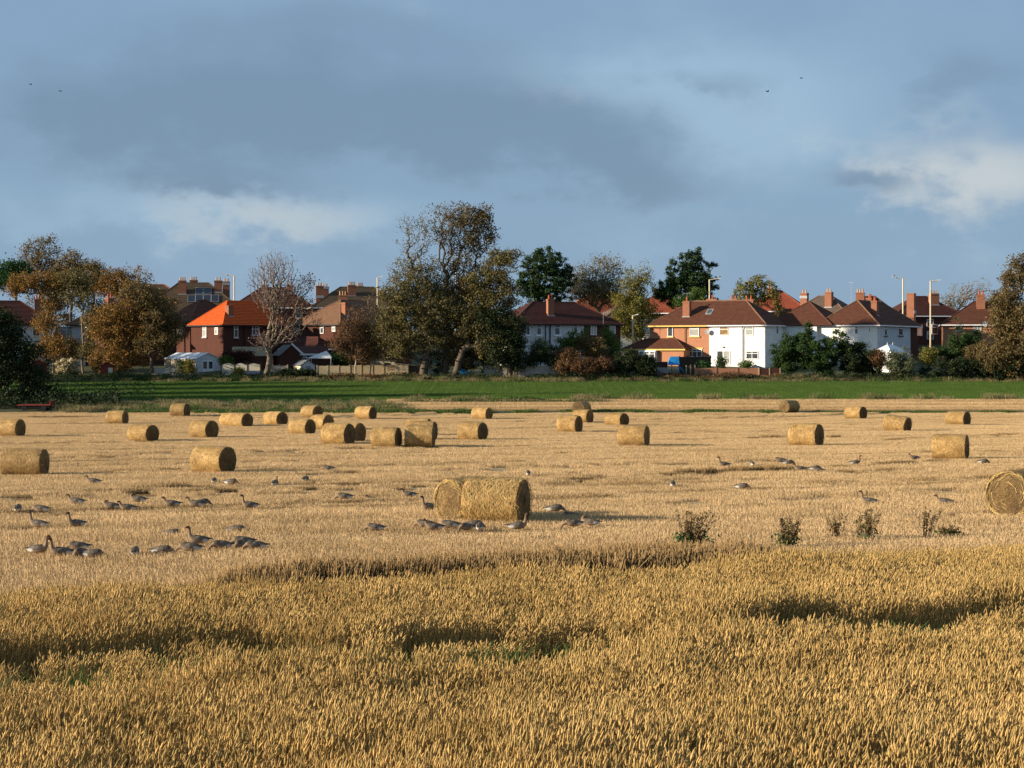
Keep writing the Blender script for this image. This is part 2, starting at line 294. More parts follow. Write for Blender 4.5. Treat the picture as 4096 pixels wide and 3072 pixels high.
# ------------------------------------------------------------------ scattering of uncountable crop with geometry nodes
def template(name, meshes):
    c = bpy.data.collections.new(name)
    for i, me in enumerate(meshes):
        o = bpy.data.objects.new('%s_%02d' % (name, i), me); c.objects.link(o)
    return c
def scatter(name, pts, rot, scl, coll, nvar):
    pts = np.asarray(pts, np.float32); n = len(pts)
    me = bpy.data.meshes.new(name); me.vertices.add(n); me.vertices.foreach_set('co', pts.ravel())
    a = me.attributes.new('rotz', 'FLOAT', 'POINT'); a.data.foreach_set('value', np.asarray(rot, np.float32))
    a = me.attributes.new('scl', 'FLOAT_VECTOR', 'POINT'); a.data.foreach_set('vector', np.asarray(scl, np.float32).ravel())
    a = me.attributes.new('vid', 'INT', 'POINT'); a.data.foreach_set('value', rng.integers(0, nvar, n).astype(np.int32))
    o = link(name, me)
    g = bpy.data.node_groups.new(name+'_nodes', 'GeometryNodeTree')
    g.interface.new_socket('Geometry', in_out='INPUT', socket_type='NodeSocketGeometry'); g.interface.new_socket('Geometry', in_out='OUTPUT', socket_type='NodeSocketGeometry')
    gi = g.nodes.new('NodeGroupInput'); go = g.nodes.new('NodeGroupOutput'); ip = g.nodes.new('GeometryNodeInstanceOnPoints'); ci = g.nodes.new('GeometryNodeCollectionInfo')
    ci.inputs['Collection'].default_value = coll; ci.inputs['Separate Children'].default_value = True; ci.inputs['Reset Children'].default_value = True
    def at(nm, ty):
        q = g.nodes.new('GeometryNodeInputNamedAttribute'); q.data_type = ty; q.inputs[0].default_value = nm; return q.outputs[0]
    cx = g.nodes.new('ShaderNodeCombineXYZ'); g.links.new(at('rotz', 'FLOAT'), cx.inputs[2])
    g.links.new(gi.outputs[0], ip.inputs['Points']); g.links.new(ci.outputs[0], ip.inputs['Instance']); ip.inputs['Pick Instance'].default_value = True
    g.links.new(at('vid', 'INT'), ip.inputs['Instance Index']); g.links.new(cx.outputs[0], ip.inputs['Rotation']); g.links.new(at('scl', 'FLOAT_VECTOR'), ip.inputs['Scale'])
    g.links.new(ip.outputs[0], go.inputs[0])
    md = o.modifiers.new('scatter', 'NODES'); md.node_group = g
    return stuff(o)
def blades(base, h, w, lean, yaw, curve=0.0):
    """quads (two stacked) for n blades: base (n,3), height, width, lean vector (n,2), yaw"""
    n = len(base); dx = np.cos(yaw)*w/2; dy = np.sin(yaw)*w/2; z = np.zeros(n)
    side = np.stack([dx, dy, z], 1)
    mid = base+np.stack([lean[:, 0]*.4*h, lean[:, 1]*.4*h, h*.55], 1); top = base+np.stack([lean[:, 0]*h, lean[:, 1]*h, h], 1)
    V = np.stack([base-side, base+side, mid+side, mid-side, top+side*.5, top-side*.5], 1).reshape(-1, 3)
    i = np.arange(n)[:, None]*6
    Fq = np.concatenate([i+np.array([[0, 1, 2, 3]]), i+np.array([[3, 2, 4, 5]])], 1).reshape(-1, 4)
    return V, Fq
ROW = R(25)
def stubble_patch(k, n=520, hmin=.10, hmax=.19, wd=.009, litter=110):
    row = rng.integers(0, 8, n); x = rng.uniform(-.5, .5, n); y = (row+.5)/8-.5+rng.normal(0, .013, n)
    base = np.stack([x, y, np.zeros(n)], 1)
    V, Fq = blades(base, rng.uniform(hmin, hmax, n), np.full(n, wd), rng.normal(0, .16, (n, 2)), rng.uniform(0, math.pi, n))
    # lying straw
    m = litter; c = np.stack([rng.uniform(-.5, .5, m), rng.uniform(-.5, .5, m), rng.uniform(.015, .10, m)], 1); a = rng.uniform(0, math.pi, m); L = rng.uniform(.06, .17, m)
    u = np.stack([np.cos(a)*L, np.sin(a)*L, rng.normal(0, .25, m)*L], 1); s = np.stack([-np.sin(a)*.004, np.cos(a)*.004, np.full(m, .003)], 1)
    V2 = np.stack([c-u-s, c+u-s, c+u+s, c-u+s], 1).reshape(-1, 3); F2 = np.arange(m*4).reshape(-1, 4)+len(V)
    me = npmesh('stubble_patch', np.concatenate([V, V2]), np.concatenate([Fq, F2])); me.materials.append(M['stubble']); return me
st_coll = template('stubble_patch', [stubble_patch(k) for k in range(5)])
wheat_edge = lambda x: 30+(x+8.2)*.428
def grid(step, ang, xr, yr):
    """points of a grid turned by ang that covers the box"""
    r = math.hypot(xr[1]-xr[0], yr[1]-yr[0])/2; cx, cy = (xr[0]+xr[1])/2, (yr[0]+yr[1])/2
    q = np.arange(-r, r, step); a, b = np.meshgrid(q, q); a = a.ravel(); b = b.ravel()
    x = cx+a*math.cos(ang)-b*math.sin(ang); y = cy+a*math.sin(ang)+b*math.cos(ang)
    k = (x > xr[0]) & (x < xr[1]) & (y > yr[0]) & (y < yr[1]); return x[k], y[k]
def lowf(x, y, s, seed):
    """cheap smooth noise in -1..1"""
    r = np.random.default_rng(seed); v = 0
    for i in range(6):
        a = r.uniform(0, 6.28); f = s*r.uniform(.5, 1.8); v = v+np.sin((x*math.cos(a)+y*math.sin(a))*f+r.uniform(0, 6.28))
    return v/3.2
x, y = grid(1.0, ROW, (-64, 64), (26, 174)); k = (np.abs(x) < .292*y+10) & (y > wheat_edge(x)+.3); x, y = x[k], y[k]
u_ = -x*math.sin(ROW)+y*math.cos(ROW); w_ = x*math.cos(ROW)+y*math.sin(ROW)
band = .5+.5*np.sin(u_*1.15+lowf(x, y, .12, 3)*1.2)
hz = np.clip(.72+.30*band+.16*lowf(w_*.25, u_*1.4, .5, 5), .35, 1.25)
thin = rng.uniform(0, 1, len(x)) > np.where(lowf(w_*.2, u_*1.3, .35, 9) < -.55, .45, .02)
x, y, hz = x[thin], y[thin], hz[thin]
scatter('straw_stubble', np.stack([x, y, gz(y)+.004], 1), ROW+np.where(rng.uniform(0, 1, len(x)) > .5, math.pi, 0), np.stack([np.ones(len(x)), np.ones(len(x)), hz], 1), st_coll, 5)
# second strip of stubble beyond the ditch
x, y = grid(1.0, 0, (-13, 70), (178.5, 191)); hz = .9+.5*(np.sin(y*1.4) > .1)
scatter('straw_stubble', np.stack([x, y, gz(y)+.004], 1), np.zeros(len(x)), np.stack([np.ones(len(x)), np.ones(len(x)), hz*1.5], 1), st_coll, 5)

# ridges of taller, weathered stubble, darkened in colour for their shaded camera side
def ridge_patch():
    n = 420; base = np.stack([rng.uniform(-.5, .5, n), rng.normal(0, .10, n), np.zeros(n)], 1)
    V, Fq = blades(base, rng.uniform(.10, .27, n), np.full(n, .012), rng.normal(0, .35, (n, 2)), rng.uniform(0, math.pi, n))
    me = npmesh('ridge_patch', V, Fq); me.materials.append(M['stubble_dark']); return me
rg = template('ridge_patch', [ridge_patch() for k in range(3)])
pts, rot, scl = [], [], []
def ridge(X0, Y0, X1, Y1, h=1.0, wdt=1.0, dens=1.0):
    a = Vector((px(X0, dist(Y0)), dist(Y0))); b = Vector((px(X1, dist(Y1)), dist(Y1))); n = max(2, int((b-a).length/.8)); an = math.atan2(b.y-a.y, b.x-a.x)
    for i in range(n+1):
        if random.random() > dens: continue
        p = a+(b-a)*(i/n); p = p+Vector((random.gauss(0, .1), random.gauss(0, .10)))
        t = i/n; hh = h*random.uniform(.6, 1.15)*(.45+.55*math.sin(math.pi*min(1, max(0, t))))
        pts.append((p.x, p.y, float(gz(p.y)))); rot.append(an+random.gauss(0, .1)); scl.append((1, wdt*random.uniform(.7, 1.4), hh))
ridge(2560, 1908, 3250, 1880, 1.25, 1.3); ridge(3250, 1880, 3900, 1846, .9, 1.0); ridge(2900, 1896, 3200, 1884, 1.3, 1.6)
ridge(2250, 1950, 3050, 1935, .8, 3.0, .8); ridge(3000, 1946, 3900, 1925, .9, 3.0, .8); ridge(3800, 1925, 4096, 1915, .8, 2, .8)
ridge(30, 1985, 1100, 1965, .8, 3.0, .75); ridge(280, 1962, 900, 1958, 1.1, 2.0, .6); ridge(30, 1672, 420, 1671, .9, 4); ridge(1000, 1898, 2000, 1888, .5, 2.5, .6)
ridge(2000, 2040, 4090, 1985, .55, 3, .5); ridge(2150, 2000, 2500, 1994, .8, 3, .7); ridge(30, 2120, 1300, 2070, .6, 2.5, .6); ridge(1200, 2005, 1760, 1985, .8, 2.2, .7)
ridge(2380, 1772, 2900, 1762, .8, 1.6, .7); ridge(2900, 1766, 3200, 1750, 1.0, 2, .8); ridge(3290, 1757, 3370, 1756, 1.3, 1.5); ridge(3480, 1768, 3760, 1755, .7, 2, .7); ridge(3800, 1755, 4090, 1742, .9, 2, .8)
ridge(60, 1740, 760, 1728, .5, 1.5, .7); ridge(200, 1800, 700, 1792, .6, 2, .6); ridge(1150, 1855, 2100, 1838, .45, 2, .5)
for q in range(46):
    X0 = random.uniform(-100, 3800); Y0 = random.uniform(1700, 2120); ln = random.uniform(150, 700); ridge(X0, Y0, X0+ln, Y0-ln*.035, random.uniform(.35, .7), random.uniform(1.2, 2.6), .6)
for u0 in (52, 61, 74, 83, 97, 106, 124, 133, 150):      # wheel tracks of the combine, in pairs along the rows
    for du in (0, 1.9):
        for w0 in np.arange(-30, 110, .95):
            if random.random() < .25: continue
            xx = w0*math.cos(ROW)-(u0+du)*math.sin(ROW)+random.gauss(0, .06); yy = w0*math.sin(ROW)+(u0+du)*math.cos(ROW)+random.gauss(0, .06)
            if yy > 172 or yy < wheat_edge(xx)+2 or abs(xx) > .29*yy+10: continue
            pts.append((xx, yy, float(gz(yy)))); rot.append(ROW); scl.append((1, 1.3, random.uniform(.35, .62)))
for q in range(330):  # dark fringe at the wheat edge, its shade carried by the colour
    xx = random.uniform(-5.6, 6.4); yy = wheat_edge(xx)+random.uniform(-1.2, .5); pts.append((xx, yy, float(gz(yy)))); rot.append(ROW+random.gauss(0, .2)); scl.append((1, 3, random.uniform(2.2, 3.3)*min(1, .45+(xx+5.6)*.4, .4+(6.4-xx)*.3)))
scatter('weathered_shade_stubble', pts, rot, scl, rg, 3)

# ------------------------------------------------------------------ standing wheat
mb = MB(); mb.add([(-60, -30, 0), (60, -30, 0), (60, wheat_edge(60), 0), (-60, wheat_edge(-60), 0)], [(0, 1, 2, 3)])
mb.v = [(a, b, float(CAMZ-(4+b*.01438))+.012) for a, b, c in mb.v]; struct(link('wheat_ground', mb, M['soil']))
def wheat_patch(k, n=165, S=.5):
    base = np.stack([rng.uniform(-S/2, S/2, n), rng.uniform(-S/2, S/2, n), np.zeros(n)], 1)
    h = rng.normal(.58, .075, n); dirn = rng.normal(0, .075, (n, 2))+np.array([.05, -.02])
    V, Fq = blades(base, h, np.full(n, .0055), dirn, rng.uniform(0, math.pi, n)); parts = [(V, Fq)]
    top = base+np.stack([dirn[:, 0]*h, dirn[:, 1]*h, h], 1)
    # ears: four-sided spindles that continue the stem and nod a little
    L = rng.uniform(.06, .10, n); nod = rng.normal(0, .20, (n, 2))+dirn*1.6+np.array([.08, -.02]); ax = np.stack([nod[:, 0], nod[:, 1], np.ones(n)], 1); ax /= np.linalg.norm(ax, axis=1)[:, None]
    a = np.cross(ax, np.array([0.3, 1, .1])); a /= np.linalg.norm(a, axis=1)[:, None]; b = np.cross(ax, a); rows = []
    for t, r in ((0, .003), (.22, .0080), (.62, .0072), (1, .002)):
        for q in range(4):
            an = q*math.pi/2; rows.append(top+ax*(L*t)[:, None]+(a*math.cos(an)+b*math.sin(an))*r)
    EV = np.stack(rows, 1).reshape(-1, 3); i = np.arange(n)[:, None]*16
    EF = np.concatenate([i+np.array([[r*4+q, r*4+(q+1) % 4, r*4+4+(q+1) % 4, r*4+4+q]]) for r in range(3) for q in range(4)], 1).reshape(-1, 4)
    # awns and dry leaves
    m = 60; lb = np.stack([rng.uniform(-S/2, S/2, m), rng.uniform(-S/2, S/2, m), rng.uniform(.05, .38, m)], 1)
    LV, LF = blades(lb, rng.uniform(.12, .24, m), np.full(m, .011), rng.normal(0, .7, (m, 2)), rng.uniform(0, math.pi, m))
    o1 = len(V); o2 = o1+len(EV); me = npmesh('wheat_patch', np.concatenate([V, EV, LV]), np.concatenate([Fq, EF+o1, LF+o2]))
    me.materials.append(M['wheat']); me.materials.append(M['wheat_stem'])
    idx = np.concatenate([np.ones(len(Fq)), np.zeros(len(EF)), np.ones(len(LF))]).astype(np.int32); me.polygons.foreach_set('material_index', idx); return me
wh = template('wheat_patch', [wheat_patch(k) for k in range(6)])
x, y = grid(.44, ROW, (-22, 22), (9.5, 44)); k = (np.abs(x) < .295*y+9) & (y < wheat_edge(x)+rng.normal(0, .12, len(x))); x, y = x[k], y[k]
e1 = wheat_edge(x)-2.3+.35*lowf(x, y*0, .9, 21); lw = np.interp(x, [-9, -6.2, -5, 4.5, 6, 12], [0, 0, 1, 1, .3, .2])
g1 = (y > e1+(1-lw)*2.9) & (y < wheat_edge(x)+.2)
g2c = 21.2+(x+6)*.40+.35*lowf(x, y*0, .9, 13); g2w = np.interp(x, [-9, -4.5, -2.5, .8, 2.2, 3.8, 9], [2.1, 1.9, 1.4, 1.8, .4, 1.1, 1.2])
g2 = np.abs(y-g2c) < g2w*(1+.25*lowf(x, y*0, 2.2, 12))
hol = lowf(x, y*2.2, .9, 14) > 1.15
ing2 = g2; edge2 = np.abs(np.abs(y-g2c)/np.maximum(g2w, .1)); keep = ~(g1 | (g2 & (rng.uniform(0, 1, len(x)) > .36+.6*np.clip(edge2-.55, 0, 1))) | hol); x, y = x[keep], y[keep]
zs = np.clip(1+.14*lowf(x, y*1.6, .8, 15)+rng.normal(0, .05, len(x)), .75, 1.3)*np.where(ing2[keep], rng.uniform(.3, .85, len(x)), 1)*np.clip(.55+.13*(wheat_edge(x)-y), .55, 1)
scatter('standing_wheat', np.stack([x, y, gz(y)+.01], 1), rng.uniform(-.5, .5, len(x)), np.stack([np.ones(len(x))*1.05, np.ones(len(x))*1.05, zs], 1), wh, 6)
# a few green weeds and fallen stalks in the gaps of the wheat
def weedtuft():
    n = 60; base = np.stack([rng.normal(0, .14, n), rng.normal(0, .10, n), np.zeros(n)], 1)
    V, Fq = blades(base, rng.uniform(.12, .5, n), np.full(n, .014), rng.normal(0, .45, (n, 2)), rng.uniform(0, math.pi, n)); me = npmesh('green_tuft', V, Fq); me.materials.append(M['grass_green']); return me
wt = template('green_tuft', [weedtuft() for k in range(3)]); pts, rot = [], []
for i in range(150):
    xx = random.uniform(-7, 7)
    if i < 95: yy = 22+(xx+6)*.40+random.gauss(-.35, .3)
    elif i < 110: yy = wheat_edge(xx)-1.9+random.gauss(0, .3)
    else: xx = random.uniform(-6, 5); yy = random.uniform(15, 23)
    pts.append((xx, yy, float(gz(yy)))); rot.append(random.uniform(0, 6))
scatter('green_grass_in_wheat', pts, rot, [(1, 1, random.uniform(.6, 1.2)) for p in pts], wt, 3)

# ------------------------------------------------------------------ green crop beyond the ditch
def crop_patch():
    n = 700; base = np.stack([rng.uniform(-1, 1, n), np.round(rng.uniform(-1, 1, n)*7)/7, np.zeros(n)], 1)
    V, Fq = blades(base, rng.uniform(.06, .16, n), np.full(n, .022), rng.normal(0, .4, (n, 2)), rng.uniform(0, math.pi, n)); me = npmesh('crop_patch', V, Fq); me.materials.append(M['green_blade']); return me
cp = template('crop_patch', [crop_patch() for k in range(3)])
x, y = grid(2.0, 0, (-80, 86), (193, 226))
scatter('young_green_crop', np.stack([x, y, gz(y)], 1), np.zeros(len(x)), np.stack([np.ones(len(x))]*3, 1), cp, 3)

# ------------------------------------------------------------------ rough grass margins
def tuft(m, n=90, w=.03, h=(.3, .8), sp=.35):
    base = np.stack([rng.normal(0, sp, n), rng.normal(0, sp, n), np.zeros(n)], 1)
    V, Fq = blades(base, rng.uniform(*h, n), np.full(n, w), rng.normal(0, .35, (n, 2)), rng.uniform(0, math.pi, n)); me = npmesh('grass_tuft', V, Fq); me.materials.append(M[m]); return me
tg = template('grass_tuft', [tuft('grass_dry'), tuft('grass_dry'), tuft('grass_green'), tuft('grass_dry', 120, .03, (.2, .6), .45)])
tgreen = template('green_margin_tuft', [tuft('grass_green', 90, .05, (.1, .3), .35), tuft('leaf_bright', 90, .07, (.08, .24), .35)])
def margin(name, n, X0, X1, d0, d1, s0, s1, coll, nv, clump=0.0):
    pts, rot, scl = [], [], []
    for i in range(n):
        X = random.uniform(X0, X1); d = random.uniform(d0, d1)
        if clump and math.sin(X*.011)+math.sin(X*.027+1.3)+random.gauss(0, .5) < clump: continue
        pts.append((px(X, d), d, float(gz(d)))); rot.append(random.uniform(0, 6)); s = random.uniform(s0, s1); scl.append((1, 1, s))
    return scatter(name, pts, rot, scl, coll, nv)
margin('ditch_grass', 480, 230, 1640, 176, 187, .4, 1.0, tg, 4)
margin('ditch_grass', 230, 1600, 2400, 187, 192, .5, 1.1, tg, 4, .2)
margin('ditch_grass', 420, 2300, 4700, 190, 192.5, .5, 1.3, tg, 4, .3)
margin('green_verge', 420, 500, 1650, 174, 177, .7, 1.4, tgreen, 2); margin('green_verge', 240, 1640, 2900, 174.2, 176.5, .7, 1.6, tgreen, 2, -.2); margin('green_verge', 120, 2900, 4200, 174.2, 176.5, .5, 1.0, tgreen, 2, .3)
margin('field_edge_grass', 820, -300, 4700, 225, 231, .3, .9, tg, 4)

# ------------------------------------------------------------------ round straw bales
def bale_meshes(seed, nstraw):
    r = np.random.default_rng(seed); n, k = 56, 14; Rr, L = .65, 1.5; V, Fq = [], []
    ph = r.uniform(0, 6.28, 8)
    for i in range(k+1):
        xx = -L/2+L*i/k; e = min(i, k-i); f = (.955, .985, .997, 1)[min(e, 3)]
        for j in range(n):
            a = 2*math.pi*j/n; q = Rr*f*(1+.010*math.sin(3*a+ph[0]+xx*2)+.008*math.sin(7*a+ph[1]-xx*5)+r.normal(0, .006))
            zz = q*math.cos(a); zz = max(zz, -Rr*.93) if zz < 0 else zz*(.985+.006*math.sin(xx*4+ph[2]))
            V.append((xx, q*math.sin(a), zz))
    for i in range(k):
        for j in range(n): Fq.append((i*n+j, i*n+(j+1) % n, (i+1)*n+(j+1) % n, (i+1)*n+j))
    side = MB(); side.add(V, Fq); sm = side.mesh('bale_side'); sm.materials.append(M['bale_side']); ends = []
    for s in (-1, 1):
        e = MB(); rings = 9; e.v.append((s*(L/2+.03), 0, 0))
        for q in range(1, rings+1):
            t = q/rings
            for j in range(n):
                a = 2*math.pi*j/n; edge = V[(0 if s < 0 else k)*n+j]; yy, zz = edge[1]*t*.998, edge[2]*t*.998
                e.v.append((s*(L/2+.035*(1-t**3)-(.012 if q == rings else 0)+r.normal(0, .010)), yy, zz))
        for j in range(n):
            t = (0, 1+j, 1+(j+1) % n); e.f.append(t if s > 0 else t[::-1])
        for q in range(rings-1):
            for j in range(n):
                t = (1+q*n+j, 1+(q+1)*n+j, 1+(q+1)*n+(j+1) % n, 1+q*n+(j+1) % n); e.f.append(t if s > 0 else t[::-1])
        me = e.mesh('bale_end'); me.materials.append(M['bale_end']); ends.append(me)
    # loose straw: bent ribbons lying on the side, fringing the rims and combed over the ends
    SV, SF = [], []
    for i in range(nstraw):
        c = r.uniform(); ln = r.uniform(.10, .34); w = r.uniform(.004, .008)
        if c < .86:
            a = r.uniform(0, 6.28); xx = r.uniform(-L/2, L/2); da = ln/Rr*r.choice([-1, 1])/2; dx = r.normal(0, .12)*ln*2; lift = r.uniform(.004, .028)
            pl = [Vector((xx+dx*t, (Rr*1.0+lift*(.4+t))*math.sin(a+da*t), (Rr*1.0+lift*(.4+t))*math.cos(a+da*t))) for t in (0, .5, 1)]; wd = Vector((w, 0, 0))
        else:
            s = r.choice([-1, 1]); a = r.uniform(0, 6.28); rr = Rr*(r.uniform(.9, 1.0) if c < .965 else r.uniform(.1, 1)); da = ln/max(rr, .2)*r.choice([-1, 1]); o = r.uniform(.01, .08) if c < .965 else r.uniform(.02, .05)
            pl = [Vector((s*(L/2-.01+o*t+.03), (rr-.06*t*r.uniform(0, 1))*math.sin(a+da*t), (rr-.06*t)*math.cos(a+da*t))) for t in (0, .5, 1)]; wd = Vector((0, math.sin(a)*w, math.cos(a)*w))
        if min(p.z for p in pl) < -.62: continue
        b0 = len(SV)
        for p in pl: SV += [tuple(p-wd), tuple(p+wd)]
        SF += [(b0, b0+1, b0+3, b0+2), (b0+2, b0+3, b0+5, b0+4)]
    st = npmesh('loose_straw', np.array(SV), np.array(SF)); st.materials.append(M['straw'])
    for q in (sm, *ends): q.polygons.foreach_set('use_smooth', [True]*len(q.polygons))
    return sm, ends, st
BV = [bale_meshes(s, 420) for s in range(5)]; BNEAR = [bale_meshes(100+s, 2600) for s in range(3)]
def bale(x0, x1, ytop, ybot, we, label, left=False, L=None, near=None, tilt=0, group='round straw bales on the stubble', dback=0.0, roll=None):
    h = ybot-ytop; d0 = dist(ybot)+dback; pp = ppm(d0); D = min(1.48, max(1.18, h/pp)); dl = math.asin(min(.97, we/h))
    if L is None: L = min(1.62, max(1.22, (x1-x0-we)/pp/max(.3, math.cos(dl))))
    Xc = (x0+x1)/2; ps = math.atan((Xc-2048)/F4); yaw = -ps+(dl if left else -dl)
    d = d0+.18*D+L/2*abs(math.sin(dl))*.6; xw = px(Xc, d); z = float(gz(d))
    t = empty('straw_bale', (xw, d, z-.01), yaw); t.scale = (L/1.5, D/1.3*random.uniform(1, 1.05), D/1.3*random.uniform(.95, 1.0)); tag(t, label, 'straw bale', group)
    if tilt: t.rotation_euler = (0, tilt, yaw)
    sm, ends, st = (BNEAR[near] if near is not None else BV[random.randrange(5)])
    rl = random.uniform(-.2, .2)
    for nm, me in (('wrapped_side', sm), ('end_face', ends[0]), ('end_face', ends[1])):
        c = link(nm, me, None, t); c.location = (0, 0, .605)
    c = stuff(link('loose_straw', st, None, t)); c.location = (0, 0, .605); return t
W_ = 'net wrapped round straw bale '
bale(1843, 2125, 1902, 2099, 62, 'large golden round bale with geese along its side, wrapped side in the sun', near=0)
bale(1734, 2010, 1899, 2083, 128, 'round bale showing a combed straw end, tucked against the other bale among the geese', left=True, near=1, L=1.4)
bale(3978, 4190, 1867, 2070, 176, 'golden round bale turned with its lit coiled straw end, past the dry weed plants', left=True, near=2, L=1.4)
bale(40-95, 139, 1671, 1751, 44, 'round straw bale beyond the lone bale and before the red trailer', L=1.5)
bale(423, 514, 1637, 1700, 27, W_+'nearest to the rusty red trailer under the dark trees')
bale(508, 636, 1691, 1770, 54, W_+'between the trailer bale and the twin bales')
bale(679, 762, 1608, 1670, 28, W_+'standing against the ditch grass below the white garage')
bale(755, 875, 1676, 1756, 55, W_+'standing just in front of two bales laid end to end')
bale(905, 1018, 1647, 1712, 49, W_+'with dark end, first of two bales laid end to end')
bale(872, 985, 1648, 1711, 45, W_+'hidden end on, second of two bales laid end to end', dback=1.4)
bale(-20, 220, 1790, 1908, 42, W_+'lying alone on the stubble beyond the flock of geese', L=1.6)
bale(760, 946, 1774, 1899, 72, 'big shaggy round bale with wide dark end, alone beyond the geese')
bale(1050, 1152, 1640, 1705, 47, W_+'standing beside the twin end to end bales')
bale(1200, 1293, 1618, 1675, 42, W_+'rearmost of the huddle of bales by the ditch grass')
bale(1242, 1333, 1652, 1725, 46, W_+'half hidden in the middle of the huddle of bales')
bale(1152, 1264, 1669, 1742, 46, W_+'in front of the huddle of bales by the ditch')
bale(1283, 1423, 1684, 1783, 49, 'shaggy round bale that hides another dark ended bale behind it')
bale(1345, 1465, 1686, 1772, 50, 'round bale showing mostly its dark end behind a shaggy bale')
bale(1417, 1508, 1621, 1680, 33, W_+'standing by itself before the end of the golden strip')
bale(1482, 1609, 1702, 1795, 31, W_+'side by side with another bale, ribbed wrap lit')
bale(1618, 1742, 1695, 1794, 15, W_+'that stands in front of two more bales')
bale(1628, 1752, 1679, 1765, 26, W_+'directly behind a bale, middle of three in file')
bale(1622, 1728, 1669, 1748, 22, W_+'last of three bales in file')
bale(1827, 1953, 1680, 1767, 44, 'round bale with wide dark end right of the three bales in file')
bale(1884, 1971, 1626, 1681, 30, W_+'beside green weeds at the start of the golden strip')
bale(2225, 2332, 1658, 1733, 34, W_+'front one of three overlapping bales in a row')
bale(2288, 2375, 1634, 1695, 31, W_+'middle one of three overlapping bales in a row')
bale(2283, 2369, 1609, 1664, 50, 'round bale on the golden strip behind two overlapping bales', left=True, dback=3.0)
bale(2416, 2517, 1648, 1706, 38, W_+'standing alone before the green weeds of the golden strip')
bale(2469, 2600, 1695, 1790, 25, W_+'casting a long thin shadow over bare stubble')
bale(3112, 3204, 1598, 1651, 42, 'small round bale with lit orange straw end on the golden strip', left=True)
bale(3151, 3297, 1686, 1788, 40, 'large round bale with dark end beside a dark patch of straw')
bale(3376, 3469, 1620, 1679, 33, W_+'standing at the edge of the golden strip')
bale(3527, 3645, 1657, 1730, 33, 'round bale tipped over to one side on the stubble', tilt=R(7))
bale(3781, 3883, 1641, 1705, 32, W_+'standing far off near the field corner by the brown tree')
bale(3727, 3876, 1728, 1842, 20, W_+'seen side on with flat top, behind the weed plants')

# ------------------------------------------------------------------ geese
def lerp(a, b, t): return tuple(p+(q-p)*t for p, q in zip(a, b))
BODY = [(-.36, .27, .006, .005), (-.31, .258, .055, .042), (-.21, .248, .092, .092), (-.08, .252, .114, .114), (.04, .262, .115, .118), (.13, .278, .098, .108)]
NECKS = {
 'alert': [(.185, .325, .066, .078), (.212, .40, .044, .050), (.220, .48, .034, .037), (.226, .55, .033, .035), (.246, .592, .038, .038), (.285, .602, .037, .036), (.322, .590, .024, .024)],
 'mid': [(.190, .315, .066, .076), (.225, .37, .046, .050), (.240, .425, .036, .038), (.262, .462, .039, .038), (.300, .470, .037, .036), (.337, .458, .024, .024)],
 'feed': [(.200, .262, .066, .074), (.262, .232, .044, .050), (.312, .185, .034, .038), (.350, .135, .034, .036), (.385, .10, .038, .038), (.415, .072, .034, .034), (.436, .046, .022, .022)],
 'tuck': [(.190, .318, .068, .076), (.215, .365, .054, .056), (.205, .405, .044, .042), (.175, .425, .042, .040), (.140, .420, .036, .034), (.105, .405, .022, .022)]}
def catmull(P_, sub=3):
    P_ = np.array(P_); out = []
    for i in range(len(P_)-1):
        p0, p1, p2, p3 = P_[max(i-1, 0)], P_[i], P_[i+1], P_[min(i+2, len(P_)-1)]
        for q in range(sub):
            t = q/sub; out.append(.5*((2*p1)+(-p0+p2)*t+(2*p0-5*p1+4*p2-p3)*t*t+(-p0+3*p1-3*p2+p3)*t**3))
    out.append(P_[-1]); return np.array(out)
M['goose'] = attr_mat('goose_plumage', 'plumage'); M['wing'] = attr_mat('goose_wing', 'plumage'); M['bill'] = mat('goose_bill', (.10, .05, .045), (.30, .12, .10)); M['leg'] = mat('goose_leg', (.42, .16, .13)); M['tail'] = mat('goose_tail', (.07, .055, .05), (.12, .1, .09))
def paint(me, fn):
    a = me.color_attributes.new('plumage', 'FLOAT_COLOR', 'POINT')
    a.data.foreach_set('color', np.array([(*fn(v.co), 1) for v in me.vertices], np.float32).ravel())
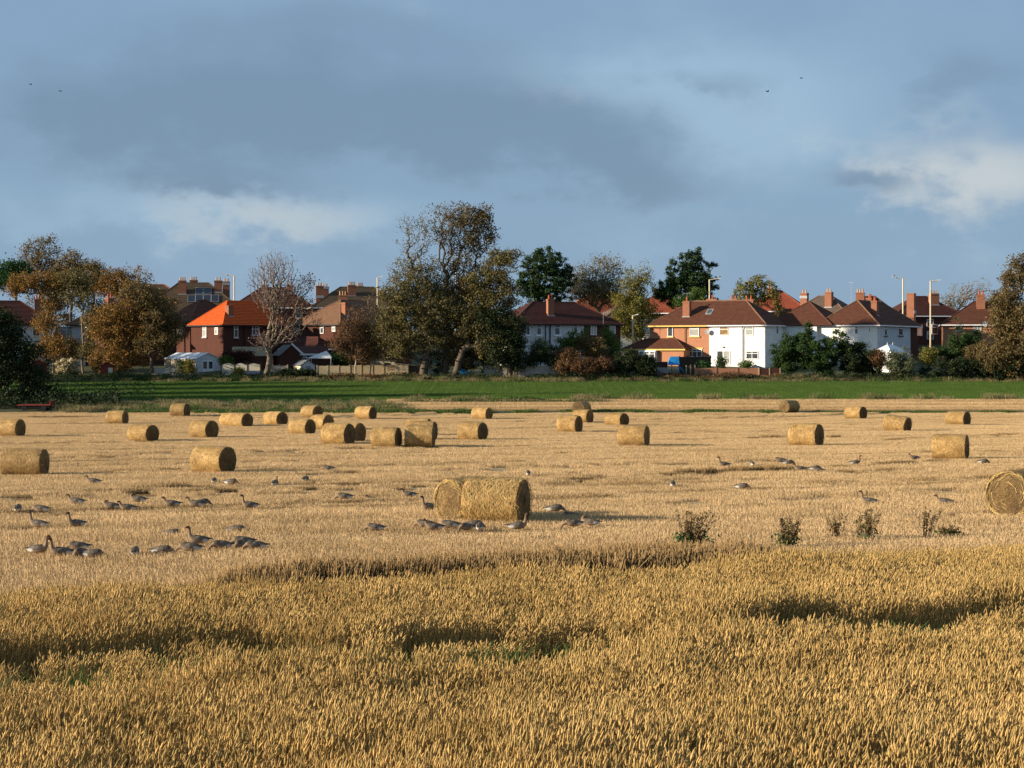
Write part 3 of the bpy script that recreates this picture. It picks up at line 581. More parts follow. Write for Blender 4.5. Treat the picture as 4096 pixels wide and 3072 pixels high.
def goose_meshes(pose):
    ctl = BODY+NECKS[pose]; c = catmull(ctl); n = 14; mb = MB(); nb = len(BODY)*3
    for i, (xx, zz, ry, rz) in enumerate(c):
        a, b = c[max(i-1, 0)], c[min(i+1, len(c)-1)]; tx, tz = b[0]-a[0], b[1]-a[1]; l = math.hypot(tx, tz) or 1; ux, uz = -tz/l, tx/l
        for k in range(n):
            an = 2*math.pi*k/n; s, co = math.sin(an), math.cos(an); mb.v.append((xx+ux*rz*co, ry*s, zz+uz*rz*co))
    m = len(c)
    for i in range(m-1):
        for k in range(n): mb.f.append((i*n+k, i*n+(k+1) % n, (i+1)*n+(k+1) % n, (i+1)*n+k))
    mb.f.append(tuple(range(n))); mb.f.append(tuple((m-1)*n+k for k in reversed(range(n))))
    me = mb.mesh('goose_body'); me.materials.append(M['goose']); cols = []
    for i in range(m):
        for k in range(n):
            up = math.cos(2*math.pi*k/n); xx = c[i][0]
            if i < nb:
                back = (.105, .080, .058); belly = (.34, .245, .165) if xx > -.13 else (.72, .70, .66)
                col = lerp(belly, back, min(1, max(0, up*1.6+.5)) if xx > -.13 else min(1, max(0, up*2.2+.2)))
            else:
                t = (i-nb)/(m-nb); col = lerp((.29, .20, .125), (.105, .055, .030), min(1, max(0, t*1.9-.35)))
            cols.append((*col, 1))
    a = me.color_attributes.new('plumage', 'FLOAT_COLOR', 'POINT'); a.data.foreach_set('color', np.array(cols, np.float32).ravel())
    me.polygons.foreach_set('use_smooth', [True]*len(me.polygons))
    # bill
    p, q = c[-1], c[-2]; dx, dz = p[0]-q[0], p[1]-q[1]; l = math.hypot(dx, dz); dx /= l; dz /= l
    bl = MB(); bl.tube([(p[0]-dx*.004, 0, p[1]-dz*.004), (p[0]+dx*.022, 0, p[1]+dz*.022), (p[0]+dx*.045, 0, p[1]+dz*.045)], [.019, .014, .006], 8); bm_ = bl.mesh('bill'); bm_.materials.append(M['bill'])
    return me, bm_
def wing_mesh(s):
    prof = catmull([(.12, .30, .02, .02), (.05, .315, .055, .03), (-.08, .315, .070, .03), (-.20, .302, .055, .022), (-.31, .290, .028, .012), (-.40, .285, .006, .004)], 3); mb = MB(); n = 8
    for i, (xx, zz, hh, th) in enumerate(prof):
        for k in range(n):
            a = 2*math.pi*k/n; lat = .098*(1-max(0, -xx-.05)*1.9) if xx < -.05 else .098*(1-max(0, xx)*1.2)
            mb.v.append((xx, s*(lat+th*math.cos(a)*.7-.012*math.sin(a)), zz-.01+hh*math.sin(a)-hh*.25))
    m = len(prof)
    for i in range(m-1):
        for k in range(n): mb.f.append((i*n+k, i*n+(k+1) % n, (i+1)*n+(k+1) % n, (i+1)*n+k))
    me = mb.mesh('wing'); me.materials.append(M['wing'])
    def f(co):
        bar = .5+.5*math.sin(co.x*95); t = min(1, max(0, (-co.x-.16)*6)); base = lerp((.125, .10, .078), (.24, .205, .165), bar*.8); return lerp(base, (.035, .03, .028), t) if co.z > .27 or t < .5 else lerp(base, (.5, .48, .45), .6)
    paint(me, f); me.polygons.foreach_set('use_smooth', [True]*len(me.polygons)); return me
WINGS = [wing_mesh(-1), wing_mesh(1)]
tl = MB(); tl.add([(-.30, -.045, .285), (-.30, .045, .285), (-.43, .055, .272), (-.43, -.055, .272), (-.30, -.045, .265), (-.30, .045, .265), (-.42, .05, .262), (-.42, -.05, .262)], [(0, 1, 2, 3), (7, 6, 5, 4), (0, 3, 7, 4), (1, 5, 6, 2), (3, 2, 6, 7), (0, 4, 5, 1)]); TAIL = tl.mesh('tail'); TAIL.materials.append(M['tail'])
LEGS = []
for s in (-1, 1):
    b = MB(); b.tube([(-.02, s*.045, .19), (-.035, s*.045, .09), (-.02, s*.045, .012)], [.016, .009, .008], 6); b.add([(-.03, s*.045, .006), (.05, s*.045-.035, .004), (.06, s*.045, .004), (.05, s*.045+.035, .004), (-.03, s*.045, .016), (.045, s*.045, .012)], [(0, 1, 2), (0, 2, 3), (4, 2, 1), (4, 3, 2), (0, 4, 1), (0, 3, 4)]); me = b.mesh('leg'); me.materials.append(M['leg']); LEGS.append(me)
GM = {p: goose_meshes(p) for p in NECKS}
POSE = {'alert': 'alert long necked goose', 'mid': 'goose with neck half raised', 'feed': 'head down feeding goose', 'tuck': 'resting goose with turned head'}
VIEW = {0: '', 1: ', white rump showing', 2: ', tail on', 3: ', breast on'}
def goose(X, Y, pose, face, where, size=1.0, low=0.0, look=''):
    d = dist(Y, .10); t = empty('goose', (px(X, d), d, float(gz(d))-low), face+random.gauss(0, .15))
    size *= .84*random.uniform(.94, 1.05); t.scale = (size,)*3; t.location.z -= .02
    fl = (fr, mr_, bk, fa); k4 = int(round((face % (2*math.pi))/(math.pi/2))) % 4; look = ('facing '+(('the bales', 'the houses', 'away from the bales', 'the wheat') if where in fl else ('the weeds', 'the houses', 'the flock', 'the wheat'))[k4])
    tag(t, POSE[pose]+' '+where+', '+look, 'goose', 'geese feeding on the stubble')
    b, bl = GM[pose]; link('body', b, None, t); link('bill', bl, None, t)
    for w in WINGS: link('wing', w, None, t)
    link('tail', TAIL, None, t)
    for l in LEGS: link('leg', l, None, t)
    return t
Lf, Rt, Aw, To = math.pi, 0.0, math.pi/2, -math.pi/2
fr = 'in the front row by the wheat'; mr_ = 'in the middle of the flock'; bk = 'at the back of the flock'; fa = 'far out beyond the flock'
for a in [(155, 2212, 'alert', Rt-.15, fr), (240, 2222, 'alert', Lf+.3, fr), (308, 2190, 'feed', Lf, fr, 1, .05), (320, 2228, 'feed', To, fr), (375, 2230, 'feed', Rt, fr), (540, 2220, 'feed', Aw, fr), (652, 2215, 'feed', Rt+.1, fr), (755, 2206, 'feed', Lf, fr), (882, 2195, 'feed', Lf+.5, fr), (968, 2180, 'feed', Lf, fr), (962, 2192, 'feed', To-.5, fr), (1018, 2197, 'feed', Lf+.4, fr),
          (790, 2174, 'alert', Lf, mr_), (690, 2135, 'feed', Rt, mr_, 1, .06), (948, 2122, 'feed', Rt, mr_, 1, .08), (150, 2108, 'alert', Lf, mr_), (303, 2105, 'alert', Lf+.5, mr_),
          (72, 2046, 'feed', Aw, bk), (160, 2047, 'feed', Lf, bk), (302, 2017, 'mid', Lf, bk), (443, 2035, 'tuck', Lf, bk), (508, 2036, 'mid', Lf, bk, 1, .04), (549, 2009, 'tuck', Lf, bk), (685, 2025, 'mid', Lf, bk), (780, 2026, 'mid', Lf+.2, bk), (812, 2019, 'feed', Rt+.6, bk), (997, 2031, 'alert', Lf, bk, .95)]:
    goose(*a)
for a in [(371, 1934, 'mid', Lf, fa), (856, 1930, 'feed', Aw, fa), (926, 1938, 'feed', Rt, fa), (1100, 1942, 'mid', Aw, fa), (1223, 1924, 'feed', Aw, fa), (1310, 1881, 'feed', Lf, fa)]: goose(*a)
nb_ = 'along the side of the two big bales'; le = 'beside the combed end of the bale'; ri = 'past the shaded end of the big bale'
for a in [(1374, 1996, 'feed', Lf, le), (1480, 1991, 'tuck', Lf, le, .8, .1), (1634, 1987, 'mid', Lf, le), (1716, 2040, 'alert', Lf+.4, le, .98), (1496, 2122, 'feed', Lf, le),
          (1695, 2108, 'feed', Lf, nb_), (1733, 2119, 'mid', Lf+.2, nb_), (1795, 2112, 'feed', Lf, nb_), (1862, 2121, 'feed', To-.6, nb_), (1898, 2111, 'feed', Rt, nb_), (1920, 2121, 'feed', Aw, nb_), (2074, 2116, 'alert', Rt, nb_),
          (2222, 2046, 'feed', Rt, ri), (2280, 2058, 'feed', Lf, ri, 1, .1), (2290, 2105, 'feed', Lf, ri), (2358, 2101, 'tuck', Lf, ri)]: goose(*a)
dr = 'along the dark ridge of stubble'; wd = 'on the open stubble behind the weed plants'
for a in [(2895, 1866, 'alert', Lf, dr), (3007, 1863, 'feed', Aw, dr), (3118, 1848, 'feed', Lf, dr), (3155, 1858, 'feed', Rt, dr), (3199, 1884, 'mid', Lf, dr), (3262, 1880, 'feed', Rt, dr), (3272, 1888, 'feed', Lf, dr), (3422, 1857, 'alert', Rt, dr), (3656, 1838, 'mid', Lf, dr), (3935, 1853, 'feed', Rt, dr), (2112, 1901, 'feed', Aw, 'beyond the two big bales'),
          (2691, 1946, 'feed', Aw, wd), (2970, 1954, 'feed', Rt, wd), (3472, 2015, 'alert', Lf, wd), (3774, 2016, 'mid', Lf, wd)]: goose(*a)
# ------------------------------------------------------------------ trees and shrubs
def tree_skeleton(base, fork, pts, k_path=.30, jit=.06):
    nodes = [np.array(base, float)]; par = [-1]; pl = [0.0]; b = np.array(base, float); f = np.array(fork, float); steps = 5
    for i in range(1, steps+1):
        p = b+(f-b)*i/steps; p[:2] += rng.normal(0, .03*np.linalg.norm(f-b)/2, 2) if i < steps else 0
        nodes.append(p); par.append(len(nodes)-2); pl.append(pl[-1]+np.linalg.norm(nodes[-1]-nodes[-2]))
    order = np.argsort(np.linalg.norm(pts-f, axis=1)); A = np.zeros((len(pts)*2+10, 3)); A[:len(nodes)] = nodes; PLn = np.zeros(len(A)); PLn[:len(pl)] = pl; n = len(nodes)
    first = 3
    for q in order:
        p = pts[q]; dv = A[first:n]-p; ds = np.sqrt((dv**2).sum(1)); up = np.maximum(0, A[first:n, 2]-p[2]); c = ds+k_path*PLn[first:n]*.85+.6*up
        j = first+int(np.argmin(c)); L = np.linalg.norm(p-A[j]); mid = (A[j]+p)/2; mid = mid+rng.normal(0, jit*L+.01, 3); mid[2] -= -.06*L
        A[n] = mid; par.append(j); PLn[n] = PLn[j]+L/2; A[n+1] = p; par.append(n); PLn[n+1] = PLn[n]+L/2; n += 2
    return A[:n], np.array(par)
def branch_mesh(A, par, r_tip, r_base, lo=None, hi=None, p=.36):
    n = len(A); cnt = np.ones(n)
    for i in range(n-1, 0, -1): cnt[par[i]] += cnt[i]
    rad = r_tip*(cnt)**p; rad *= 1; s = r_base/rad[0]; t = np.log(cnt)/np.log(cnt[0]); rad = rad*(1+(s-1)*t**3)
    sel = np.array([i for i in range(1, n) if (lo is None or rad[i] >= lo) and (hi is None or rad[i] < hi)])
    if len(sel) == 0: return None
    P0 = A[par[sel]]; P1 = A[sel]; R0 = np.minimum(rad[par[sel]], rad[sel]*1.5); R1 = rad[sel]
    T = P1-P0; L = np.linalg.norm(T, axis=1)[:, None]; T = T/np.maximum(L, 1e-6); a = np.cross(T, np.array([.31, .87, .38])); a /= np.maximum(np.linalg.norm(a, axis=1), 1e-6)[:, None]; b = np.cross(T, a)
    k = 5 if (lo or 0) > 0 else 3; rows = []
    for (Pq, Rq) in ((P0, R0), (P1, R1)):
        for q in range(k):
            an = 2*math.pi*q/k; rows.append(Pq+(a*math.cos(an)+b*math.sin(an))*Rq[:, None])
    V = np.stack(rows, 1).reshape(-1, 3); i = np.arange(len(sel))[:, None]*2*k
    Fq = np.concatenate([i+np.array([[q, (q+1) % k, k+(q+1) % k, k+q]]) for q in range(k)], 1).reshape(-1, 4)
    return V, Fq
def leaf_quads(C, size, droop=0.0):
    n = len(C); u = rng.normal(0, 1, (n, 3)); u[:, 2] -= droop; u /= np.linalg.norm(u, axis=1)[:, None]; w = rng.normal(0, 1, (n, 3)); v = np.cross(u, w); v /= np.linalg.norm(v, axis=1)[:, None]
    s = size*rng.uniform(.6, 1.3, n)[:, None]
    V = np.stack([C-u*s*.5, C+v*s*.32, C+u*s*.5, C-v*s*.32], 1).reshape(-1, 3); return V, np.arange(4*n).reshape(-1, 4)
def tree(name, label, cat, d, Xb, ells, leafm, barkm='bark', npts=260, nleaf=4000, lsize=.26, clump=.42, rb=.28, rt=.016, fork=None, group=None, twigm=None, surf=.45, Yb=None, dz=.75, droop=0.0, kp=.30, part=('trunk', 'crown'), jitb=0):
    """ells: (X, Y, rx, ry, leaf weight) in photograph pixels at distance d"""
    bx_ = px(Xb, d); bz = float(gz(d)); s = d/F4; E = []
    for e_ in ells:
        X, Y, rx, ry = e_[:4]; E.append((px(X, d), d+(e_[5] if len(e_) > 5 else 0), CAMZ-(Y-HOR)*s, rx*s, max(.5, min(rx, ry*1.5)*s*dz), ry*s, e_[4] if len(e_) > 4 else 1))
    vol = np.array([e_[3]*e_[4]*e_[5] for e_ in E])**.8; vol /= vol.sum(); pts, wts = [], []
    for e_, w in zip(E, vol):
        n = max(6, int(npts*w)); q = rng.normal(0, 1, (n, 3)); q /= np.linalg.norm(q, axis=1)[:, None]; r = rng.uniform(0, 1, n)**surf*(1+.10*rng.normal(0, 1, n)); r = np.clip(r, 0, 1.12)
        pts.append(np.stack([e_[0]+q[:, 0]*r*e_[3], e_[1]+q[:, 1]*r*e_[4], e_[2]+q[:, 2]*r*e_[5]], 1)); wts.append(np.full(n, e_[6]))
    pts = np.concatenate(pts); wts = np.concatenate(wts); keep = pts[:, 2] > bz+.15; pts, wts = pts[keep], wts[keep]
    fz = bz+(min(e_[2]-e_[5] for e_ in E)-bz)*.9 if fork is None else CAMZ-(fork[1]-HOR)*s; fz = max(fz, bz+.35)
    fx = (px(fork[0], d) if fork else bx_+(E[0][0]-bx_)*.35)
    A, par = tree_skeleton((bx_, d, bz-.1), (fx, d, fz), pts, kp)
    root = empty(name, (bx_, d, bz)); tag(root, label, cat, group); off = np.array([bx_, d, bz])
    thick = branch_mesh(A-off, par, rt, rb, lo=.05 if rt < .03 else None); thin = branch_mesh(A-off, par, rt, rb, hi=.05)
    if thick: link(part[0], npmesh(part[0], *thick), M[barkm], root)
    if 'bare' not in name: nleaf *= 3.6; lsize *= 1.0; clump *= 1.12
    nl = np.maximum(0, rng.poisson(nleaf*wts/max(1e-6, wts.sum()))); C = np.repeat(pts, nl, 0)
    tone = rng.normal(0, clump, C.shape); tone[:, 2] *= .8; C = C+tone-off
    C = C[C[:, 2] > .05]
    V, Fq = leaf_quads(C, lsize, droop) if len(C) else (np.zeros((0, 3)), np.zeros((0, 4), int)); mats = [M[leafm]]; idx = np.zeros(len(Fq), np.int32)
    if thin:
        Fq = np.concatenate([Fq, thin[1]+len(V)]); V = np.concatenate([V, thin[0]]); idx = np.concatenate([idx, np.ones(len(thin[1]), np.int32)]); mats.append(M[twigm or barkm])
    me = npmesh(part[1], V, Fq); [me.materials.append(q) for q in mats]; me.polygons.foreach_set('material_index', idx); link(part[1], me, None, root)
    return root
def shrub(label, d, X, Y, rx, ry, leafm, n=1600, lsize=.2, group=None, name='shrub', cat='shrub', more=(), clump=.22, dz=.8):
    return tree(name, label, cat, d, X, [(X, Y, rx, ry, 1)]+list(more), leafm, 'bark_dark', npts=110, nleaf=n, lsize=lsize, clump=clump, rb=.07, rt=.012, surf=.3, part=('stem', 'foliage'), group=group, dz=dz)

# left end: dark trees over the ditch and brown autumn trees
tree('dark_tree', 'dark shaded tree over the red trailer at the field corner', 'tree', 186, 60, [(20, 1440, 110, 130, 1), (110, 1480, 80, 110, 1), (30, 1330, 75, 70, .8), (150, 1560, 75, 70, 1), (-60, 1380, 140, 180, 1)], 'leaf_dark', 'bark_dark', 320, 7500, .26, .4, .3)
tree('dark_tree', 'tall dark tree at the field corner, beside the one over the trailer', 'tree', 190, -110, [(-110, 1180, 120, 260, 1), (-200, 1300, 140, 200, 1)], 'leaf_green', 'bark_dark', 260, 5200, .28, .45, .35)
for i, (xx, dd, hh) in enumerate([(-66, 190, 13), (-63, 198, 13), (-66, 206, 15), (-72, 213, 14), (-79, 220, 17), (-90, 192, 16)]):
    X = 2048+xx*F4/dd; pp_ = ppm(dd); g_ = HOR+(CAMZ-float(gz(dd)))*pp_
    tree('hedgerow_tree', 'tall hedgerow tree in the line beside the green field, outside the gardens', 'tree', dd, X, [(X, g_-hh*pp_*.62, 3.0*pp_, hh*.36*pp_, 1), (X+1.5*pp_, g_-hh*pp_*.35, 2.2*pp_, hh*.2*pp_, 1)], 'leaf_brown', 'bark', 140, 2600, .32, .5, .3, group='hedgerow trees beside the green field')
tree('brown_tree', 'tall half bare brown tree rising behind the first garden trees', 'tree', 262, 165, [(170, 1030, 85, 85, .55), (120, 1080, 70, 60, .5), (215, 1100, 55, 70, .8), (100, 1015, 50, 50, .15)], 'leaf_brown', 'bark', 380, 1700, .26, .3, .26, twigm='twig_tan')
tree('green_tree', 'bright green tree behind the maroon roofed house', 'tree', 258, 65, [(60, 1085, 65, 55, 1), (20, 1110, 60, 60, 1)], 'leaf_green', 'bark_dark', 140, 1900, .26, .3, .2)
tree('brown_tree', 'round topped dark brown tree behind the autumn trees', 'tree', 258, 285, [(290, 1055, 55, 55, 1), (255, 1090, 50, 45, 1), (325, 1080, 40, 45, 1), (290, 1130, 90, 60, .8)], 'leaf_brown', 'bark_dark', 240, 2400, .26, .3, .22)
tree('brown_tree', 'low rounded brown tree between the dark tree and the orange tree', 'tree', 256, 375, [(370, 1070, 40, 32, 1), (395, 1110, 60, 50, 1), (345, 1140, 70, 50, .9)], 'leaf_brown', 'bark', 200, 1900, .25, .3, .2)
tree('autumn_tree', 'orange tinged tree with wispy top beside the olive roofs', 'tree', 254, 500, [(460, 1105, 50, 40, .9), (540, 1100, 55, 42, .35), (500, 1160, 110, 60, .9), (590, 1110, 25, 30, .2), (420, 1150, 60, 40, 1), (580, 1190, 80, 50, .8), (660, 1220, 60, 40, .7)], 'leaf_orange', 'bark', 420, 3600, .25, .3, .22)
gA = 'orange brown garden trees'
tree('autumn_tree', 'orange brown tree with pale trunk in front of the maroon roof', 'tree', 236, 213, [(110, 1130, 80, 45, 1), (200, 1135, 85, 48, 1), (215, 1200, 60, 60, .55), (190, 1290, 60, 50, .4), (230, 1400, 75, 55, .9), (160, 1420, 50, 45, .7), (200, 1230, 40, 45, .35), (60, 1150, 50, 40, .9)], 'leaf_orange', 'bark_pale', 420, 3900, .24, .28, .16, fork=(213, 1330), kp=.5)
tree('autumn_tree', 'olive and orange tree with slim pale trunk before the brown roof', 'tree', 235, 332, [(300, 1125, 90, 45, 1), (310, 1180, 80, 45, .5), (380, 1300, 60, 60, .7), (335, 1210, 45, 60, .3), (370, 1410, 60, 50, .9), (400, 1240, 60, 40, .6)], 'leaf_olive', 'bark_pale', 380, 3000, .24, .28, .15, fork=(332, 1240), kp=.5)
tree('autumn_tree', 'dense orange brown tree with dark trunks next to the white garage', 'tree', 233, 470, [(470, 1270, 100, 60, 1), (520, 1330, 90, 60, 1), (460, 1400, 70, 70, 1), (560, 1230, 100, 60, .9), (540, 1420, 65, 60, .7), (400, 1330, 60, 50, .8), (470, 1480, 70, 35, .6)], 'leaf_orange', 'bark_dark', 420, 5200, .25, .3, .22, fork=(480, 1420))
tree('autumn_tree', 'dark brown tree with drooping green edge over the white garage', 'tree', 232, 604, [(620, 1260, 85, 70, 1), (650, 1330, 75, 70, 1), (600, 1380, 60, 50, .9), (690, 1290, 50, 45, .9), (660, 1390, 45, 40, .6), (560, 1180, 90, 50, .7)], 'leaf_brown', 'bark_dark', 360, 5000, .25, .3, .24, fork=(606, 1430))
tree('autumn_tree', 'loose orange brown tree screening the white walled house', 'tree', 238, 110, [(180, 1290, 50, 45, .6), (210, 1370, 60, 45, .7), (310, 1390, 60, 42, .8)], 'leaf_orange', 'bark', 200, 1300, .24, .28, .16)
tree('brown_tree', 'shadowy brown tree filling the gap between the maroon and tan roofs', 'tree', 268, 215, [(205, 1215, 85, 65, 1), (240, 1290, 85, 50, 1), (150, 1270, 50, 60, .8)], 'leaf_brown', 'bark_dark', 200, 1500, .26, .32, .2)
tree('slim_tree', 'thin pale trunked sapling before the red hut', 'tree', 230.5, 382, [(385, 1440, 35, 50, .8)], 'leaf_orange', 'bark_pale', 70, 420, .2, .2, .09, fork=(382, 1480))
# the bare tree beside the orange roof
tree('bare_tree', 'bare pale trunked tree with twiggy domed crown before the orange roof', 'tree', 231.5, 1064, [(1100, 1090, 98, 88, .07), (1080, 1180, 80, 60, .08), (1105, 1240, 55, 60, .03), (1180, 1160, 70, 60, .25), (1240, 1125, 30, 35, .9), (1215, 1230, 60, 50, .9), (1050, 1360, 55, 45, .25), (1150, 1320, 70, 60, .35), (1270, 1290, 35, 20, .6), (1010, 1120, 28, 50, .02)], 'leaf_rust', 'bark_pale', 3600, 1500, .24, .28, .38, .012, fork=(1080, 1430), twigm='twig', kp=.55, surf=.5)
# birches and the big willow group
tree('birch_tree', 'slender birch with brown twigs and pale stem next to the big willow', 'tree', 231, 1422, [(1400, 1330, 70, 55, .8), (1430, 1270, 45, 55, .4), (1370, 1380, 55, 40, .8), (1440, 1400, 60, 50, .6)], 'leaf_rust', 'birch', 420, 2100, .2, .25, .12, .011, fork=(1424, 1400), twigm='twig', kp=.5)
tree('birch_tree', 'slender birch with white stem touching the big willow', 'tree', 231.5, 1478, [(1480, 1330, 55, 70, .6), (1485, 1230, 25, 70, .25), (1500, 1400, 45, 50, .7), (1460, 1420, 40, 40, .5)], 'leaf_brown', 'birch', 400, 1700, .2, .25, .10, .011, fork=(1482, 1340), twigm='twig', kp=.5)
tree('willow_tree', 'broad olive willow with bent forked trunk, tallest crown half bare', 'tree', 230.5, 1690, [(1660, 960, 75, 85, .12), (1740, 900, 80, 80, .12), (1640, 1060, 70, 50, .25), (1600, 1180, 85, 60, .9), (1700, 1160, 100, 60, .9), (1570, 1270, 70, 70, .9), (1660, 1270, 100, 80, 1), (1600, 1360, 80, 55, .9), (1720, 1350, 80, 70, .9), (1530, 1330, 45, 60, .6), (1620, 880, 40, 45, .03), (1720, 1080, 80, 60, .25), (1590, 1410, 70, 40, .7), (1650, 1110, 110, 55, .5), (1750, 1230, 110, 80, 1), (1540, 1200, 40, 50, .5)], 'leaf_olive', 'bark_dark', 1500, 11000, .23, .30, .55, .013, fork=(1705, 1420), twigm='bark', kp=.4)
tree('willow_tree', 'tall dark trunked tree with leafy brown top above the willow', 'tree', 231.8, 1781, [(1860, 880, 95, 70, .8), (1930, 860, 50, 45, 1), (1900, 960, 90, 60, .75), (1800, 950, 70, 70, .4), (1850, 1050, 90, 60, .5), (1800, 1180, 80, 70, .9), (1780, 1300, 90, 90, 1), (1960, 920, 28, 35, 1), (1840, 1380, 90, 60, .9), (1760, 840, 50, 35, .08), (1880, 1160, 100, 80, 1), (1900, 1300, 90, 90, 1), (1850, 1430, 90, 40, .8)], 'leaf_brown', 'bark_dark', 1200, 9500, .24, .28, .50, .014, fork=(1785, 1400), twigm='bark_dark', kp=.4)
tree('ivy_tree', 'dark ivy clad tree with brown crown against the grey white house', 'tree', 230, 1815, [(1990, 1060, 75, 60, 1), (1930, 1130, 80, 60, .9), (2040, 1020, 40, 35, 1), (2010, 1160, 75, 70, 1), (2020, 1290, 80, 100, 1), (1950, 1350, 80, 90, 1), (2050, 1390, 55, 90, 1), (1880, 1280, 70, 80, .9), (2080, 1450, 30, 50, .9), (1930, 1240, 80, 80, 1)], 'leaf_olive', 'bark_dark', 520, 9000, .25, .32, .45, fork=(1850, 1400))
tree('ivy_tree', 'glossy green ivy column at the edge of the willow group', 'tree', 229, 2040, [(2045, 1320, 55, 90, 1), (2055, 1420, 50, 70, 1), (1990, 1410, 60, 60, 1), (1960, 1300, 60, 80, .8)], 'leaf_dark', 'bark_dark', 260, 5200, .22, .26, .3)
# trees behind the houses
tree('conifer_tree', 'bushy dark green cypress behind the grey white house', 'tree', 268, 2175, [(2140, 1060, 55, 55, 1), (2205, 1055, 60, 50, 1), (2180, 1120, 95, 75, 1), (2120, 1150, 60, 70, 1), (2250, 1120, 45, 60, 1), (2275, 1080, 14, 30, 1), (2145, 1020, 22, 28, 1), (2190, 1180, 90, 40, 1), (2095, 1085, 14, 35, 1), (2230, 1020, 14, 26, 1), (2165, 1012, 12, 22, 1), (2290, 1110, 14, 40, 1), (2085, 1130, 20, 40, 1), (2195, 1000, 8, 14, .8)], 'leaf_conifer', 'bark_dark', 520, 8500, .24, .17, .35, surf=.35)
tree('hedge_tree', 'broad olive yellow tree with twiggy top behind the white house', 'tree', 272, 2400, [(2360, 1140, 90, 70, .6), (2440, 1070, 85, 60, .22), (2300, 1170, 50, 60, .5), (2430, 1170, 90, 70, .7), (2400, 1040, 55, 40, .03), (2330, 1090, 55, 45, .15)], 'leaf_tan', 'bark', 1300, 3200, .24, .3, .28, .012, twigm='twig_tan', surf=.5)
tree('hedge_tree', 'yellow green tree joining the broad olive tree, wispy at the top', 'tree', 266, 2540, [(2540, 1130, 65, 65, .6), (2580, 1100, 35, 50, .25), (2530, 1210, 80, 60, 1), (2500, 1290, 70, 60, 1), (2590, 1250, 50, 50, .8), (2540, 1330, 60, 40, .9), (2620, 1150, 25, 40, .2)], 'leaf_yellow', 'bark', 600, 4600, .24, .3, .25, .012, surf=.5, twigm='twig_tan')
tree('conifer_tree', 'tall pointed dark cypress behind the brick and white house', 'tree', 268, 2760, [(2770, 1050, 55, 45, 1), (2785, 1120, 75, 60, 1), (2710, 1100, 50, 50, 1), (2720, 1170, 90, 60, 1), (2820, 1160, 50, 60, 1), (2660, 1170, 45, 45, .9), (2790, 1010, 22, 22, 1), (2850, 1190, 22, 28, 1), (2845, 1060, 18, 8, 1), (2860, 1150, 22, 10, 1), (2865, 1215, 18, 10, 1), (2690, 1060, 18, 22, 1), (2740, 1030, 18, 20, 1), (2640, 1140, 16, 22, .8)], 'leaf_conifer', 'bark_dark', 520, 9000, .24, .17, .35, surf=.35)
tree('small_tree', 'small yellow green leafed tree behind the white house ridge', 'tree', 262, 3020, [(2980, 1160, 45, 40, .7), (3040, 1140, 50, 40, .9), (3080, 1180, 45, 45, .9), (3000, 1200, 70, 40, .8), (3115, 1230, 30, 35, .9), (2950, 1190, 25, 35, .4)], 'leaf_yellow', 'bark', 300, 1900, .24, .2, .15)
tree('small_tree', 'yellow green sapling peeping over the brick house roof by the lamp', 'tree', 258, 2790, [(2790, 1175, 40, 30, .8), (2730, 1205, 40, 25, .6)], 'leaf_bright', 'bark', 120, 700, .22, .2, .1)
tree('bare_tree', 'pale grey bare trees misty beyond the far brick house', 'tree', 300, 3860, [(3860, 1180, 80, 55, .12), (3800, 1210, 60, 45, .3), (3920, 1160, 60, 50, .05), (3790, 1250, 50, 40, .8)], 'leaf_olive', 'bark', 900, 1300, .26, .3, .25, .014, twigm='twig_tan')
tree('brown_tree', 'big brown green tree at the end of the row beside the brick house', 'tree', 226, 4080, [(4060, 1120, 70, 80, .9), (4020, 1220, 80, 70, 1), (4080, 1280, 110, 110, 1), (4010, 1330, 65, 80, .9), (4060, 1420, 110, 80, 1), (4085, 1050, 45, 50, .7), (3970, 1420, 60, 60, .8)], 'leaf_brown', 'bark_dark', 480, 8200, .25, .33, .35)
# shrubs and hedges of the gardens
shrub('big glossy green bush in the sun beside the white side wall', 231, 3150, 1420, 60, 65, 'leaf_bush', 4200, .22, more=[(3190, 1385, 60, 55, 1), (3135, 1460, 55, 45, 1)])
shrub('tall dark green bush hiding the white house corner, next to the sunny bush', 230.5, 3260, 1415, 85, 80, 'leaf_bush', 6000, .22, more=[(3330, 1400, 70, 75, 1), (3230, 1335, 30, 45, .6), (3300, 1460, 110, 50, 1)])
shrub('dark rounded bush next to the white conservatory', 230, 3420, 1435, 65, 65, 'leaf_dark', 4600, .22, more=[(3390, 1385, 35, 40, .6), (3460, 1470, 70, 38, 1), (3450, 1385, 25, 30, .3)])
shrub('silvery grey green shrub with ragged top below the conservatory', 228.5, 3600, 1462, 55, 42, 'leaf_silver', 2000, .2, more=[(3580, 1425, 28, 25, .4), (3620, 1415, 15, 30, .3)])
shrub('reddish brown shrub between the dark bush and the conservatory', 229, 3510, 1435, 28, 35, 'leaf_rust', 1300)
shrub('yellow orange garden shrub by the conservatory wall', 231, 3715, 1425, 35, 30, 'leaf_yellow', 1000)
shrub('bright green leafy bush in front of the far brick house', 232, 3830, 1385, 55, 50, 'leaf_bush', 3200, more=[(3835, 1300, 16, 30, .35), (3885, 1365, 45, 45, 1), (3790, 1420, 50, 35, 1)])
shrub('brown leaved bush joining the big end tree', 229, 3930, 1420, 60, 60, 'leaf_brown', 3800, more=[(3960, 1450, 80, 50, 1)])
shrub('low dark hedge bush along the field below the brick walls', 228, 3770, 1470, 110, 40, 'leaf_dark', 4200, more=[(3880, 1470, 110, 42, 1), (3990, 1475, 110, 45, 1)])
shrub('long dark hedge under the big end tree', 226.5, 4060, 1460, 110, 50, 'leaf_dark', 3600)
